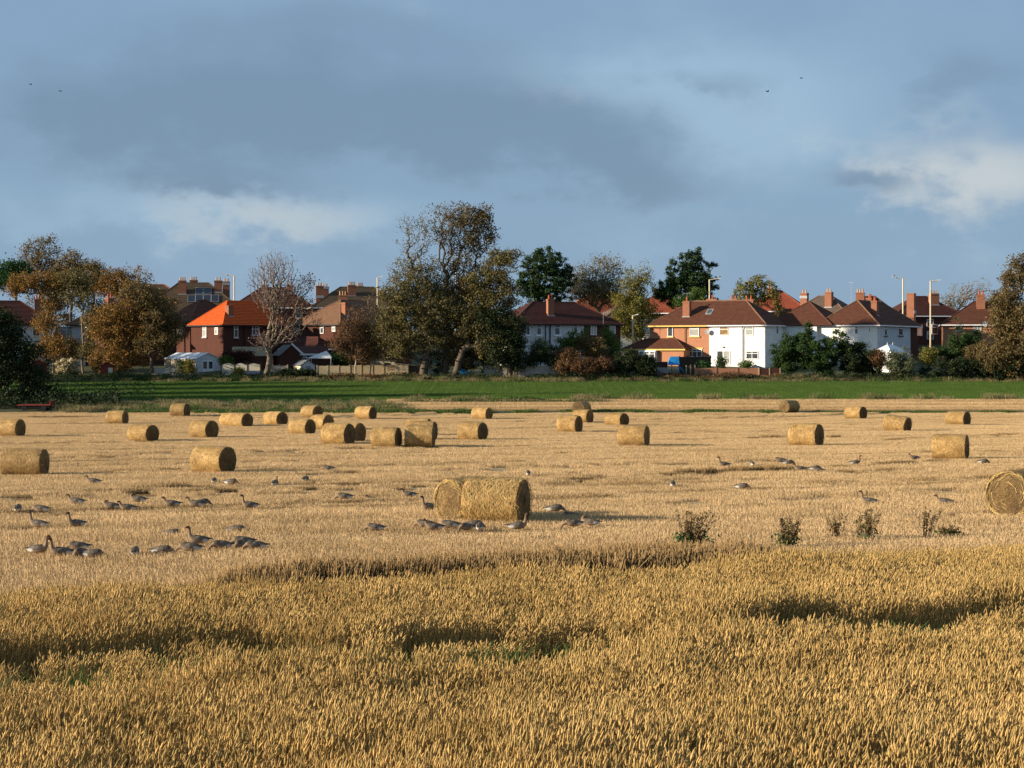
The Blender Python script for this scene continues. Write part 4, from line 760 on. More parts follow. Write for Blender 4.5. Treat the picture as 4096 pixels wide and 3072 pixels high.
shrub('green leafed shrub in front of the grey white house corner', 232, 2290, 1365, 40, 38, 'leaf_bright', 1700, more=[(2340, 1335, 20, 25, .6), (2270, 1405, 45, 32, .9), (2240, 1365, 25, 15, .6)])
shrub('tall bamboo like green clump before the dark brick wall', 234, 2430, 1345, 30, 38, 'leaf_bright', 800, more=[(2450, 1390, 45, 32, 1)])
shrub('brown twiggy shrub before the grey white house', 231, 2370, 1390, 50, 45, 'leaf_brown', 1900, more=[(2330, 1380, 30, 40, .6)])
shrub('dark shrub with grassy top by the concrete fence', 230, 2180, 1420, 55, 40, 'leaf_dark', 2600, more=[(2130, 1440, 40, 35, 1), (2240, 1450, 50, 35, 1)])
shrub('silver tufted shrub against the grey white wall', 231, 2160, 1395, 40, 35, 'leaf_silver', 900)
shrub('rusty orange shrub before the little brick outhouse', 229.5, 2275, 1430, 50, 35, 'leaf_rust', 1500)
shrub('rounded dark brown bush at the field edge by the outhouse', 228, 2330, 1465, 70, 30, 'leaf_rust', 2400, more=[(2400, 1460, 60, 30, 1), (2260, 1475, 40, 25, 1)])
shrub('dark bush in front of the bay window extension', 229, 2510, 1440, 50, 45, 'leaf_dark', 2800, more=[(2480, 1470, 60, 35, 1), (2560, 1470, 50, 35, 1)])
shrub('dark evergreen shrub below the bay window', 228.5, 2580, 1465, 45, 40, 'leaf_dark', 2400)
shrub('red purple shrub behind the arched fence', 235, 930, 1430, 50, 22, 'leaf_purple', 1300, more=[(985, 1425, 35, 18, 1)])
shrub('yellow green shrub beside the purple shrub', 234, 905, 1443, 25, 14, 'leaf_bright', 500)
shrub('small golden conifer by the garage wall', 231.5, 757, 1470, 14, 32, 'leaf_yellow', 520)
shrub('grey green shrub by the garage wall', 232, 728, 1468, 18, 24, 'leaf_silver', 450)
shrub('golden pointed shrub at the low concrete wall', 229.5, 955, 1500, 16, 28, 'leaf_yellow', 520)
shrub('green shrub beside the white canopy', 236, 1370, 1430, 40, 28, 'leaf_green', 1300)
shrub('dark clipped hedge in front of the grey roofed shed', 229.5, 1180, 1495, 75, 14, 'leaf_dark', 1900)
shrub('dark bush hiding the hut beside the forked willow trunk', 232.5, 1740, 1450, 60, 45, 'leaf_dark', 2000, more=[(1870, 1440, 70, 45, .8), (1640, 1410, 60, 30, .8), (1960, 1450, 60, 40, 1)])
shrub('purple red bush behind the willow trunks', 233.5, 1970, 1420, 30, 40, 'leaf_purple', 900)
pg = tree('pampas_grass', 'cream pampas grass plumes below the autumn trees', 'pampas grass', 230, 270, [(270, 1470, 45, 38, 1)], 'pampas', 'bark_pale', 80, 900, .34, .16, .05, part=('stem', 'plumes'), dz=.6)
shrub('green mound at the foot of the pampas grass', 229.5, 270, 1520, 45, 22, 'leaf_dark', 1300)
shrub('small green plant patch at the foot of the white house', 231.8, 2815, 1462, 24, 12, 'leaf_green', 260); shrub('leafy plant before the french doors', 231.6, 2885, 1455, 16, 22, 'leaf_bush', 260); shrub('low plants on trellis by the playhouse', 231.4, 2985, 1460, 26, 14, 'leaf_bright', 240)
for X, d, hh in ((4260, 232, 9), (4400, 238, 11), (4560, 231, 8)):     # the belt of trees goes on past the last house
    g_ = HOR+(CAMZ-float(gz(d)))*ppm(d); tree('belt_tree', 'brown tree of the belt that goes on past the big end tree', 'tree', d, X, [(X, g_-hh*.58*ppm(d), 2.8*ppm(d), hh*.36*ppm(d), 1), (X+40, g_-hh*.3*ppm(d), 2.4*ppm(d), hh*.25*ppm(d), 1)], 'leaf_brown', 'bark_dark', 160, 2200, .28, .4, .28, group='tree belt past the houses')
# brambles and rank growth along the field edge: nobody could count it
def undergrowth(name, n, X0, X1, d0, d1, m, hmax, seed, ls=.2):
    X = rng.uniform(X0, X1, n); d = rng.uniform(d0, d1, n); x = (X-2048)*d/F4; h = np.clip(hmax*(.55+.45*lowf(x, d*2, .55, seed)+.2*lowf(x, d, 2.1, seed+1)), .05, None); z = gz(d)+h*rng.uniform(0, 1, n)**.7
    C = np.stack([x, d, z], 1); V, Fq = leaf_quads(C, ls); o = link(name, npmesh(name, V, Fq), M[m]); return stuff(o)
undergrowth('bramble_growth', 15000, -100, 2300, 227.5, 230.5, 'leaf_dark', .9, 41); undergrowth('bramble_growth', 9000, 1000, 1720, 227.5, 230, 'leaf_rust', .9, 43); undergrowth('bramble_growth', 12000, 2250, 4600, 226.6, 229.5, 'leaf_dark', 1.0, 45)
undergrowth('bramble_growth', 6000, 2600, 3150, 227, 229.5, 'leaf_rust', .9, 47); undergrowth('bramble_growth', 9000, 150, 1100, 226, 229, 'leaf_bush', .7, 49); undergrowth('bramble_growth', 7000, -150, 480, 180, 188, 'leaf_dark', 2.2, 51, .25); undergrowth('bramble_growth', 6000, -100, 620, 188, 226, 'leaf_bush', .35, 53, .25)
undergrowth('bramble_growth', 5000, 1700, 2400, 186.5, 190, 'leaf_bush', .55, 55, .16)

# ------------------------------------------------------------------ dry weeds standing in the stubble
def weed(X, Y, hpx, wpx, label, green, lean=.3, n=26):
    d = dist(Y); s = d/F4; root = empty('weed_plant', (px(X, d), d, float(gz(d)))); tag(root, label, 'weed', 'tall weeds at the edge of the wheat')
    mb = MB(); C = []; G = []
    for i in range(n):
        a = random.uniform(-1, 1); h = hpx*s*random.uniform(.7, 1.25); tx = (a*.6+lean)*wpx*s*.6; ty = random.gauss(0, .12); b = (random.gauss(0, .06)+a*wpx*s*.14, random.gauss(0, .05), 0)
        p1 = (b[0]+tx*.35, ty*.4, h*.5); p2 = (b[0]+tx, ty, h); mb.tube([b, p1, p2], [.010, .008, .005], 4, False)
        for q in range(30):
            t = random.uniform(.35, 1); w = (b[0]+tx*t*t, ty*t, h*t); C.append((w[0]+random.gauss(0, .025), w[1]+random.gauss(0, .025), w[2]+random.gauss(0, .02)))
            if random.random() < green*.6: t = random.uniform(0, .5); G.append((b[0]*1.6+tx*t+random.gauss(0, .06), random.gauss(0, .07), h*t*.9+.05))
    link('stalk', mb, M['twig_tan'], root); V, Fq = leaf_quads(np.array(C), .055); stuff(link('seed_heads', npmesh('seed_heads', V, Fq), M['leaf_brown'], root))
    if G: V, Fq = leaf_quads(np.array(G), .085); stuff(link('leaves', npmesh('leaves', V, Fq), M['leaf_green'], root))
weed(2760, 2215, 150, 150, 'tall bushy weed with dark green leaves at its base', 1.0, .35, 34)
weed(3150, 2200, 115, 110, 'ragged brown weed with a few green leaves, next in line after the bushy weed', .5, .35, 24)
weed(3345, 2160, 90, 60, 'thin dry tan weed without green leaves', 0, .1, 12); weed(3470, 2165, 110, 90, 'dry olive tan weed with dense seed heads', .1, .1, 22)
weed(3710, 2160, 110, 80, 'sparse pale forked weed beside a low dark tuft', 0, .3, 10); weed(3790, 2150, 40, 80, 'low dark grey green weed tuft', .6, .1, 16)
# ------------------------------------------------------------------ houses
def roof_slope(mb, e0, e1, t0, t1, n):
    """tile courses, each lapping over the one below with a raised lower edge"""
    e0, e1, t0, t1 = map(Vector, (e0, e1, t0, t1)); nm = (e1-e0).cross(t0-e0).normalized()
    if nm.z < 0: nm = -nm
    for k in range(n):
        a, b = k/n, min(1, (k+1)/n+.15/n); L0, L1 = e0+(t0-e0)*a, e1+(t1-e1)*a; U0, U1 = e0+(t0-e0)*b, e1+(t1-e1)*b; up = nm*.08
        mb.add([L0+up, L1+up, U1+nm*.004, U0+nm*.004, L0, L1], [(0, 1, 2, 3), (4, 5, 1, 0)])
def hip_roof(W, D, z, rh, roofm, capm, parent, oh=.38, x0=0, y0=0, gable=None, name='roof', n=None):
    a, b, c, d_ = x0-oh, x0+W+oh, y0-oh, y0+D+oh
    if b-a >= d_-c: h = (d_-c)/2; r0, r1 = (a+h, (c+d_)/2, z+rh), (b-h, (c+d_)/2, z+rh)
    else: h = (b-a)/2; r0, r1 = ((a+b)/2, c+h, z+rh), ((a+b)/2, d_-h, z+rh)
    A, B, C, Dd = (a, c, z), (b, c, z), (b, d_, z), (a, d_, z); n = n or max(5, int(math.hypot(h, rh)/.31)); mb = MB()
    if b-a >= d_-c:
        roof_slope(mb, A, B, r0, r1, n); roof_slope(mb, B, C, r1, r1, n); roof_slope(mb, C, Dd, r1, r0, n); roof_slope(mb, Dd, A, r0, r0, n); hips = [(A, r0), (B, r1), (C, r1), (Dd, r0), (r0, r1)]
    else:
        roof_slope(mb, A, B, r0, r0, n); roof_slope(mb, B, C, r0, r1, n); roof_slope(mb, C, Dd, r1, r1, n); roof_slope(mb, Dd, A, r1, r0, n); hips = [(A, r0), (B, r0), (C, r1), (Dd, r1), (r0, r1)]
    mb.add([(p[0], p[1], p[2]-.01) for p in (A, B, C, Dd)], [(0, 3, 2, 1)])
    ro = link(name, mb, roofm, parent); cm = MB()
    for p, q in hips: cm.tube([Vector(p)+Vector((0, 0, .03)), Vector(q)+Vector((0, 0, .04))], .10, 6)
    link('ridge_cap', cm, capm or roofm, ro); return ro
class House:
    def __init__(s, name, label, X, d, th, W, D, anchor=(0, 0), H=5.0, rh=3.4, wall='brick_dark', roof='r_brown', trim='upvc', cap=None, z=None, Yg=None, ridge_x=None, cat='house', group=None):
        s.W, s.D, s.H, s.rh = W, D, H, rh; c, q = math.cos(th), math.sin(th); s.u = Vector((c, q)); s.v = Vector((-q, c))
        s.A = Vector((px(X, d), d))-s.u*anchor[0]-s.v*anchor[1]; s.z = float(gz(d)) if z is None else z
        s.o = empty(name, (s.A.x, s.A.y, s.z), th); tag(s.o, label, cat, group)
        m = MB(); m.box(0, W, 0, D, -1.5, H); link('wall', m, M[wall], s.o)
        s.roof = hip_roof(W, D, H+.02, rh, M[roof], M[cap] if cap else None, s.o)
        g = MB(); o_ = .38; e = .09
        for b in ((-o_-e, W+o_+e, -o_-e, -o_), (-o_-e, W+o_+e, D+o_, D+o_+e), (-o_-e, -o_, -o_, D+o_), (W+o_, W+o_+e, -o_, D+o_)): g.box(*b, H-.12, H+.03)
        link('gutter', g, M[trim], s.o); s.top = H+rh
    def at(s, X, yl=None, xl=None):
        t = (X-2048)/F4
        if xl is None: return (t*(s.A.y+yl*s.v.y)-s.A.x-yl*s.v.x)/(s.u.x-t*s.u.y)
        return (t*(s.A.y+xl*s.u.y)-s.A.x-xl*s.u.x)/(s.v.x-t*s.v.y)
    def zat(s, Y, xl, yl):
        p = s.A+s.u*xl+s.v*yl; return CAMZ-(Y-HOR)*p.y/F4-s.z
    def clad(s, face, a, b, m, z0=-.3, z1=None, th=.03):
        q = MB(); z1 = z1 or s.H
        if face == 'F': q.box(a, b, -th, .01, z0, z1-.01)
        elif face == 'R': q.box(s.W-.01, s.W+th, a, b, z0, z1-.01)
        else: q.box(-th, .01, a, b, z0, z1-.01)
        link('render_coat', q, M[m], s.o)
    def win(s, face, X0, X1, Y0, Y1, glass='glass', mull=1, sill=None, top=True, name='window', th=.03, frame='upvc'):
        if face == 'F': a, b = s.at(X0, yl=0), s.at(X1, yl=0); zt, zb = s.zat(Y0, (a+b)/2, 0), s.zat(Y1, (a+b)/2, 0)
        else:
            xl = s.W if face == 'R' else 0; a, b = s.at(X0, xl=xl), s.at(X1, xl=xl); zt, zb = s.zat(Y0, xl, (a+b)/2), s.zat(Y1, xl, (a+b)/2)
        a, b = min(a, b), max(a, b); s.opening(face, a, b, zb, zt, glass, mull, sill, top, name, th, frame)
    def opening(s, face, a, b, zb, zt, glass='glass', mull=1, sill=None, top=True, name='window', th=.03, frame='upvc', off=0):
        def bx_(q, a0, a1, o0, o1, z0, z1):
            if face == 'F': q.box(a0, a1, -o1, -o0, z0, z1)
            elif face == 'R': q.box(s.W+o0, s.W+o1, a0, a1, z0, z1)
            else: q.box(-o1, -o0, a0, a1, z0, z1)
        f = MB(); w = .075; o0, o1 = th+.002+off, th+.07+off
        bx_(f, a, b, o0, o1, zb, zb+w); bx_(f, a, b, o0, o1, zt-w, zt); bx_(f, a, a+w, o0, o1, zb+w, zt-w); bx_(f, b-w, b, o0, o1, zb+w, zt-w)
        for k in range(1, mull): m_ = a+(b-a)*k/mull; bx_(f, m_-w/2, m_+w/2, o0, o1-.004, zb+w, zt-w)
        if top: t_ = zb+(zt-zb)*.70; bx_(f, a+w, b-w, o0, o1-.008, t_-w/2, t_+w/2)
        fo = link(name, f, M[frame], s.o); p = MB(); bx_(p, a+.02, b-.02, o0-.001, o0+.02, zb+.02, zt-.02); link('pane', p, M[glass], fo)
        if sill: q = MB(); bx_(q, a-.12, b+.12, th, th+.14+off, zb-.15, zb-.003); link('sill', q, M[sill], fo)
    def chimney(s, X, yl, w, dp, Ytop, pots=2, pot='pot', m='brick_chim', Yb=None, potz=.55, flash=True):
        xl = s.at(X, yl=yl); zt = s.zat(Ytop, xl, yl); q = MB(); zb = s.H-.2; q.box(xl-w/2, xl+w/2, yl-dp/2, yl+dp/2, zb, zt); q.box(xl-w/2-.06, xl+w/2+.06, yl-dp/2-.06, yl+dp/2+.06, zt-.22, zt-.08)
        c = link('chimney', q, M[m], s.o)
        for k in range(pots):
            t = MB(); xx = xl+((k+.5)/pots-.5)*w*.86; t.tube([(xx, yl, zt), (xx, yl, zt+potz*.8), (xx, yl, zt+potz)], [.13, .11, .13], 8); link('chimney_pot', t, M[pot], c)
        if flash:
            oh = .38; zr = s.H+s.rh*min(1, (yl-dp/2+oh)/(s.D/2+oh)); f = MB(); f.box(xl-w/2-.07, xl+w/2+.07, yl-dp/2-.07, yl-dp/2-.01, zr-.25, zr+.16); link('flashing', f, M['lead'], c)
        return c
    def pipe(s, face, X, Y1=None, m='black', r=.055, z0=.1):
        if face == 'F': xl = s.at(X, yl=0); p = [(xl, -.36, s.H-.06), (xl, -.14, s.H-.45), (xl, -.14, z0)]
        elif face == 'L': yl = s.at(X, xl=0); p = [(-.36, yl, s.H-.06), (-.14, yl, s.H-.45), (-.14, yl, z0)]
        q = MB(); q.tube(p, r, 6); link('downpipe', q, M[m], s.o)
    def aerial(s, X, yl, Ytop, zb=None):
        xl = s.at(X, yl=yl); zt = s.zat(Ytop, xl, yl); q = MB(); q.tube([(xl, yl, zb or s.H+.5), (xl, yl, zt)], .02, 5); q.tube([(xl-.7, yl, zt-.1), (xl+.7, yl, zt-.1)], .012, 4)
        for k in range(5): q.tube([(xl-.6+.3*k, yl-.25, zt-.1), (xl-.6+.3*k, yl+.25, zt-.1)], .008, 4)
        link('aerial', q, M['silver'], s.o)
def dish(parent, p, rz=0, m='lead', r=.35):
    q = MB(); n = 14; q.v.append((0, .08, 0))
    for k in range(n): a = 2*math.pi*k/n; q.v.append((r*math.cos(a), 0, r*math.sin(a)))
    for k in range(n): q.f.append((0, 1+k, 1+(k+1) % n))
    o0 = len(q.v); q.v.append((0, .10, 0)); q.v += [(r*math.cos(2*math.pi*k/n), .02, r*math.sin(2*math.pi*k/n)) for k in range(n)]
    for k in range(n): q.f.append((o0, o0+1+(k+1) % n, o0+1+k))
    q.tube([(0, .08, 0), (0, .3, -.1)], .02, 5); q.tube([(0, .02, -r), (0, -.3, -.05)], .012, 4)
    o = link('satellite_dish', q, M[m], parent); o.location = p; o.rotation_euler = (0, 0, rz)

# brick and white semi-detached pair in full sun
h = House('semi_detached_house', 'sunlit semi detached pair, half orange brick and half white render, brown hipped roof', 3060, 243, R(-29.6), 16.9, 9.05, (16.9, 0), 5.65, 3.4, 'brick', 'r_brown', 'upvc', 'r_tan')
xs = h.at(2837, yl=0); h.clad('F', xs, h.W+.03, 'white'); h.clad('R', -.03, h.D, 'white')
q = MB(); q.box(-.49, xs-.2, -.50, -.472, h.H-.15, h.H+.04); link('fascia', q, M['yellow'], h.o)
h.win('F', 2671, 2692, 1304, 1346, 'glass', 1, 'yellow', False); h.win('F', 2760, 2797, 1303, 1345, 'curtain', 1, 'yellow'); h.win('F', 2751, 2808, 1397, 1428, 'glass', 3, None, True)
q = MB(); a, b = h.at(2748, yl=0), h.at(2812, yl=0); zt = h.zat(1397, a, 0); q.box(a, b, -.06, .0, zt+.02, zt+.22); link('lintel', q, M['yellow'], h.o)
h.win('F', 2879, 2915, 1307, 1341, 'blind', 1); h.win('F', 2984, 3013, 1307, 1341, 'curtain', 1); h.win('F', 2985, 3033, 1404, 1436, 'glass', 2)
h.win('F', 2868, 2894, 1403, 1458, 'glass', 1, None, False, 'french_door'); h.win('F', 2896, 2921, 1403, 1458, 'curtain', 1, None, False, 'french_door')
h.win('R', 3103, 3111, 1303, 1336, 'glass', 1); h.pipe('F', 2973); h.pipe('F', 2742)
h.chimney(2748, 1.6, 1.0, .7, 1205, 1, 'pot'); h.aerial(2748, 1.6, 1170, 7.2); h.chimney(2850, 6.2, 1.5, .7, 1196, 1, 'pot', flash=False); h.chimney(2935, 6.2, 1.3, .7, 1198, 2, 'pot', flash=False); h.chimney(2996, 6.0, 1.5, .7, 1198, 2, 'pot', flash=False)
dish(h.o, (xs-.1, -.45, h.H-.85), 0, 'lead', .36)
q = MB(); xl = h.at(2892, yl=0); zz = h.zat(1388, xl, 0); q.box(xl-.15, xl+.15, -.22, -.03, zz-.1, zz+.1); link('wall_lamp', q, M['silver'], h.o)
# rooflight
xl = h.at(2835, yl=2.0); zr = h.H+h.rh*(2.0+.38)/(h.D/2+.38); q = MB(); sl_ = math.atan2(h.rh, h.D/2+.38)
q.box(-.42, .42, -.62, .62, 0, .10); ro = link('rooflight', q, M['silver'], h.o); ro.location = (xl, 2.3, zr+.22); ro.rotation_euler = (sl_, 0, 0); g = MB(); g.box(-.34, .34, -.54, .54, .09, .115); link('pane', g, M['glass'], ro)
# single storey extension with bay
def wing(h, x0, y0, W, D, H, rh, wall, roof, trim, n=None):
    q = MB(); q.box(x0, x0+W, y0, y0+D, -1.5, H); link('wall', q, M[wall], h.o); r = hip_roof(W, D, H+.02, rh, M[roof], None, h.o, .3, x0, y0, n=n)
    g = MB(); g.box(x0-.34, x0+W+.34, y0-.36, y0-.30, H-.16, H+.03); g.box(x0-.36, x0-.30, y0-.3, y0+D+.3, H-.16, H+.03); link('gutter', g, M[trim], h.o)
a = h.at(2500, yl=-2.2); b = h.at(2735, yl=-2.2); wing(h, a, -2.2, b-a, 4.2, 2.45, 1.35, 'brick', 'r_brown', 'yellow')
q = MB(); c0, c1 = h.at(2553, yl=-2.8), h.at(2622, yl=-2.8); q.box(c0, c1, -2.8, -2.15, -.5, 2.28); link('bay', q, M['upvc'], h.o)
for k in range(3):
    w0 = c0+.12+(c1-c0-.12)*k/3; h.opening('F', w0, w0+(c1-c0)/3-.12, 1.0, 2.15, 'glass', 1, None, True, off=2.78)

# dark brown roofed house, white left face in sun
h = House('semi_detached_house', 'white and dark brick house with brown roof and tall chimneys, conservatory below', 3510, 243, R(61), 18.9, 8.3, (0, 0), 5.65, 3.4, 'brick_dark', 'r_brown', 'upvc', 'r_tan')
h.clad('L', -.03, h.D, 'white'); xs = h.at(3641, yl=0); h.clad('F', -.03, xs, 'greywhite')  # both faces are white; the front is coloured greyer for its shade
h.win('L', 3419, 3433, 1304, 1336); h.win('L', 3474, 3483, 1308, 1326); h.win('F', 3536, 3547, 1301, 1342, 'glass', 1, 'black'); h.win('F', 3592, 3610, 1301, 1342, 'glass', 1, 'black'); h.win('F', 3667, 3687, 1299, 1343, 'curtain', 1); h.win('F', 3725, 3749, 1297, 1337)
h.chimney(3500, 1.7, 1.0, .8, 1203, 2); h.chimney(3645, 3.2, 1.0, 1.1, 1173, 0); h.chimney(3480, 6.2, 1.3, .8, 1192, 2, flash=False); h.aerial(3405, 7.5, 1128)
# rear wing of the same house
q = MB(); q.box(-.5, 9, 8.3, 15.5, -1.5, 5.6); link('wall', q, M['white'], h.o); hip_roof(9.5, 9.2, 5.66, 3.3, M['r_brown'], None, h.o, .38, -.5, 6.4)
# conservatory
h2 = empty('conservatory', (px(3560, 238.5), 238.5, float(gz(238.5))), R(40)); tag(h2, 'white framed conservatory with pointed ridge beside the dark brick wall', 'conservatory')
q = MB(); q.box(-1.7, 1.7, -1.5, 1.5, -1, .7); link('base_wall', q, M['white'], h2)
q = MB()
for (xx, yy) in [(-1.7, -1.5), (1.62, -1.5), (-1.7, 1.42), (1.62, 1.42), (-.6, -1.5), (.5, -1.5), (-1.7, 0), (1.62, 0)]: q.box(xx, xx+.08, yy, yy+.08, .7, 2.3)
q.box(-1.78, 1.78, -1.58, 1.58, 2.3, 2.42); link('frame', q, M['upvc'], h2); q = MB(); q.box(-1.66, 1.66, -1.46, 1.46, .7, 2.3); link('glazing', q, M['curtain'], h2)
q = MB(); tp = [(-.55, 0, 3.4), (.55, 0, 3.4)]; cs = [(-1.8, -1.6, 2.42), (1.8, -1.6, 2.42), (1.8, 1.6, 2.42), (-1.8, 1.6, 2.42)]; q.add(cs+tp, [(0, 1, 5, 4), (1, 2, 5), (2, 3, 4, 5), (3, 0, 4)]); ro = link('roof', q, M['sheet_white'], h2)
q = MB(); [q.tube([Vector(c_), Vector(t_)], .05, 5) for c_, t_ in ((cs[0], tp[0]), (cs[1], tp[1]), (cs[2], tp[1]), (cs[3], tp[0]), (tp[0], tp[1]), ((-.6, -1.6, 2.42), tp[0]), ((.6, -1.6, 2.42), tp[1]))]; q.tube([(-.55, 0, 3.4), (-.55, 0, 3.7)], .04, 5); q.tube([(.55, 0, 3.4), (.55, 0, 3.7)], .04, 5); link('glazing_bar', q, M['upvc'], ro)

# shaded grey white house
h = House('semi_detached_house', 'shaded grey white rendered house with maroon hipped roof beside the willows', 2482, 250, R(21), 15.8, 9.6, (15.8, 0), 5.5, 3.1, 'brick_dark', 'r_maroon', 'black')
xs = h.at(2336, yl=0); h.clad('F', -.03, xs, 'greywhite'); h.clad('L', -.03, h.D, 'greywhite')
for X0, X1 in ((2105, 2119), (2146, 2165), (2217, 2240)): h.win('F', X0, X1, 1299, 1340, 'glass', 1, 'upvc')
h.win('F', 2293, 2309, 1297, 1330, 'glass'); h.win('F', 2362, 2386, 1295, 1340, 'curtain', 2, None, False); h.win('F', 2437, 2461, 1295, 1335, 'curtain', 1)
h.pipe('F', 2181, r=.07); h.pipe('F', 2199, r=.09); h.chimney(2201, 1.9, .9, .7, 1196, 2); h.aerial(2413, -.2, 1247, 4.9)

# orange pantile house and its neighbours
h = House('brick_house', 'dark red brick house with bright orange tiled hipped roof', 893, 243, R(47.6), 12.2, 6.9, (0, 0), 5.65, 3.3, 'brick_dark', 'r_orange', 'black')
h.win('L', 812, 827, 1306, 1348, 'curtain', 1, 'concrete'); h.win('L', 860, 874, 1310, 1338, 'curtain', 1); h.win('F', 935, 951, 1303, 1350, 'glass', 1, 'concrete'); h.win('F', 1007, 1036, 1305, 1342, 'glass', 2)
h.chimney(917, 1.3, .85, .75, 1222, 0, m='brick_chim'); h.pipe('F', 975)
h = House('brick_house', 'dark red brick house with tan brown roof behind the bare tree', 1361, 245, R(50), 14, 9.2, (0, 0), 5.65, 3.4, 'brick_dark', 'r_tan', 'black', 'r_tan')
h.win('L', 1180, 1200, 1303, 1335); h.win('L', 1282, 1296, 1301, 1334, 'glass', 1); h.win('L', 1329, 1343, 1302, 1326, 'curtain', 1); h.chimney(1382, 1.5, .85, .75, 1210, 0)
wing(h, -3.2, 1.0, 3.2, 7.0, 2.4, 1.5, 'brick_dark', 'r_maroon', 'upvc')
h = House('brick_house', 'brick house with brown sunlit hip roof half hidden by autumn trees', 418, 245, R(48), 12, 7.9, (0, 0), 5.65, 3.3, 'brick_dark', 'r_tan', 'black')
h.win('L', 222, 292, 1306, 1352, 'curtain', 3); h.win('L', 330, 350, 1308, 1340); h.win('F', 470, 490, 1306, 1340); h.chimney(438, 1.2, 1.0, .8, 1192, 2); h.clad('L', h.D*.55, h.D, 'greywhite')
h = House('semi_detached_house', 'white walled house with maroon roof at the dark tree end of the row', 215, 246, R(16), 15, 8.6, (15, 0), 5.6, 3.2, 'greywhite', 'r_maroon', 'black')
h.win('F', 60, 90, 1306, 1345); h.win('F', 130, 160, 1306, 1345); h.chimney(152, 2.0, .95, .8, 1196, 2)
h = House('brick_house', 'dark brick house side peeping between the autumn tree and the orange roof', 760, 262, R(40), 9, 8, (0, 0), 5.65, 3.2, 'brick_dark', 'r_brown', 'black')
h.win('L', 704, 731, 1308, 1348, 'curtain', 1)
# far brick house at the end
h = House('brick_house', 'orange brick house with brown roof and white dish beside the big end tree', 3772, 262, R(-12), 13, 9, (0, 0), 4.9, 3.4, 'brick', 'r_brown', 'upvc', z=float(gz(262))+.3)
h.win('F', 3895, 3925, 1292, 1325, 'curtain', 2); h.win('F', 3820, 3845, 1292, 1325, 'glass', 1); h.chimney(3923, 3.2, 1.2, .8, 1178, 2, flash=False); dish(h.o, (h.at(3940, yl=0), -.4, h.zat(1296, 5, 0)), .3, 'upvc', .42)

# houses of the street behind: only roofs and stacks rise above the first row
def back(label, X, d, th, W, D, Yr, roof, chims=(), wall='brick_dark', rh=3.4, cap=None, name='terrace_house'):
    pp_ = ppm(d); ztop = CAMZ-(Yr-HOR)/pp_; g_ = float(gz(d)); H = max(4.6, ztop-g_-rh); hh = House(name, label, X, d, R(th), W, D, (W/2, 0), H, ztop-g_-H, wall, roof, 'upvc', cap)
    for (Xc, w, Yt, pots, yl) in chims: hh.chimney(Xc, yl*D, w, .9, Yt, pots, 'pot_buff', flash=True)
    n_ = int(W/3.5)
    for k in range(n_):
        x0 = (k+.5)*W/n_-.55
        for zb in (.9, H-1.75): hh.opening('F', x0, x0+1.1, zb, zb+1.25, 'glass', 1)
    return hh
h = back('long olive brown roofed house with black solar panels and brick stacks', 770, 298, 8, 16, 11, 1128, 'r_olive', [(730, 1.25, 1122, 3, .32), (873, 1.3, 1122, 2, .36), (775, 1.3, 1120, 3, .62), (905, 1.2, 1126, 2, .62)], rh=4.8)
for (X, Y) in [(797, 1168), (830, 1168), (766, 1198), (797, 1198), (829, 1198), (860, 1198)]:
    yl = .4; run = (h.D/2+.38); zr = None
    for yl in np.linspace(0, 4.2, 80):
        xl = h.at(X, yl=float(yl)); zz = h.H+h.rh*(yl+.38)/run
        if zz >= h.zat(Y, xl, float(yl)): break
    q = MB(); q.box(-.6, .6, -.9, .9, .10, .16); o = link('solar_panel', q, M['solar'], h.o); o.location = (xl, float(yl), zz+.05); o.rotation_euler = (math.atan2(h.rh, run), 0, 0)
    q = MB(); [q.box(*b, .095, .175) for b in ((-.63, .63, -.93, -.88), (-.63, .63, .88, .93), (-.63, -.58, -.88, .88), (.58, .63, -.88, .88))]; link('panel_frame', q, M['concrete_grey'], o)
back('olive brown roofed house with red ridge behind the autumn trees', 610, 306, 5, 12, 9, 1136, 'r_olive', [(590, 1.2, 1150, 2, .3)], cap='r_red')
back('red brown roofed house seen through the bare tree', 1090, 300, 6, 13, 9, 1148, 'r_brown', [(1060, 1.0, 1140, 2, .4), (1160, 1.0, 1140, 2, .4)])
back('olive brown hipped house with two tall stacks behind the birches', 1440, 292, 10, 15, 9.5, 1146, 'r_olive', [(1278, 1.2, 1143, 2, .3), (1407, 1.3, 1140, 3, .3), (1300, 1.2, 1148, 2, .65), (1440, 1.2, 1144, 3, .65)])
back('dark brown roofed house with red pots tucked behind the birches', 1420, 272, 4, 10, 8, 1196, 'r_olive', [(1371, 1.4, 1180, 3, .3)])
back('reddish roofed house hidden behind the olive yellow tree', 2440, 288, 8, 14, 9, 1172, 'r_red', [(2400, 1.0, 1165, 2, .4)])
back('red roofed house showing a corner beside the cypress', 2640, 284, -12, 10, 9, 1165, 'r_red', [])
back('bright red roofed house above the brown ridge', 3100, 292, -14, 10, 9, 1160, 'r_red', [(3080, 1.0, 1152, 2, .4)])
back('grey brown hipped house with two brick stacks behind the white house', 3262, 284, -30, 10.5, 8.5, 1182, 'r_grey', [(3316, 1.1, 1168, 2, .25), (3218, 1.1, 1172, 2, .7)], cap='r_tan')
back('maroon roofed house between the white house and the grey brown one', 3190, 262, 14, 8, 7, 1236, 'r_maroon', [], 'greywhite', 2.6)
back('brown roofed house with dark stack just above the tall chimneys', 3470, 280, -16, 9.5, 8, 1184, 'r_brown', [(3441, 1.3, 1170, 3, .3)])
back('maroon roofed house with buff pots behind the lamp posts', 3720, 292, 6, 11, 9, 1184, 'r_maroon', [(3735, 1.5, 1174, 3, .3)])
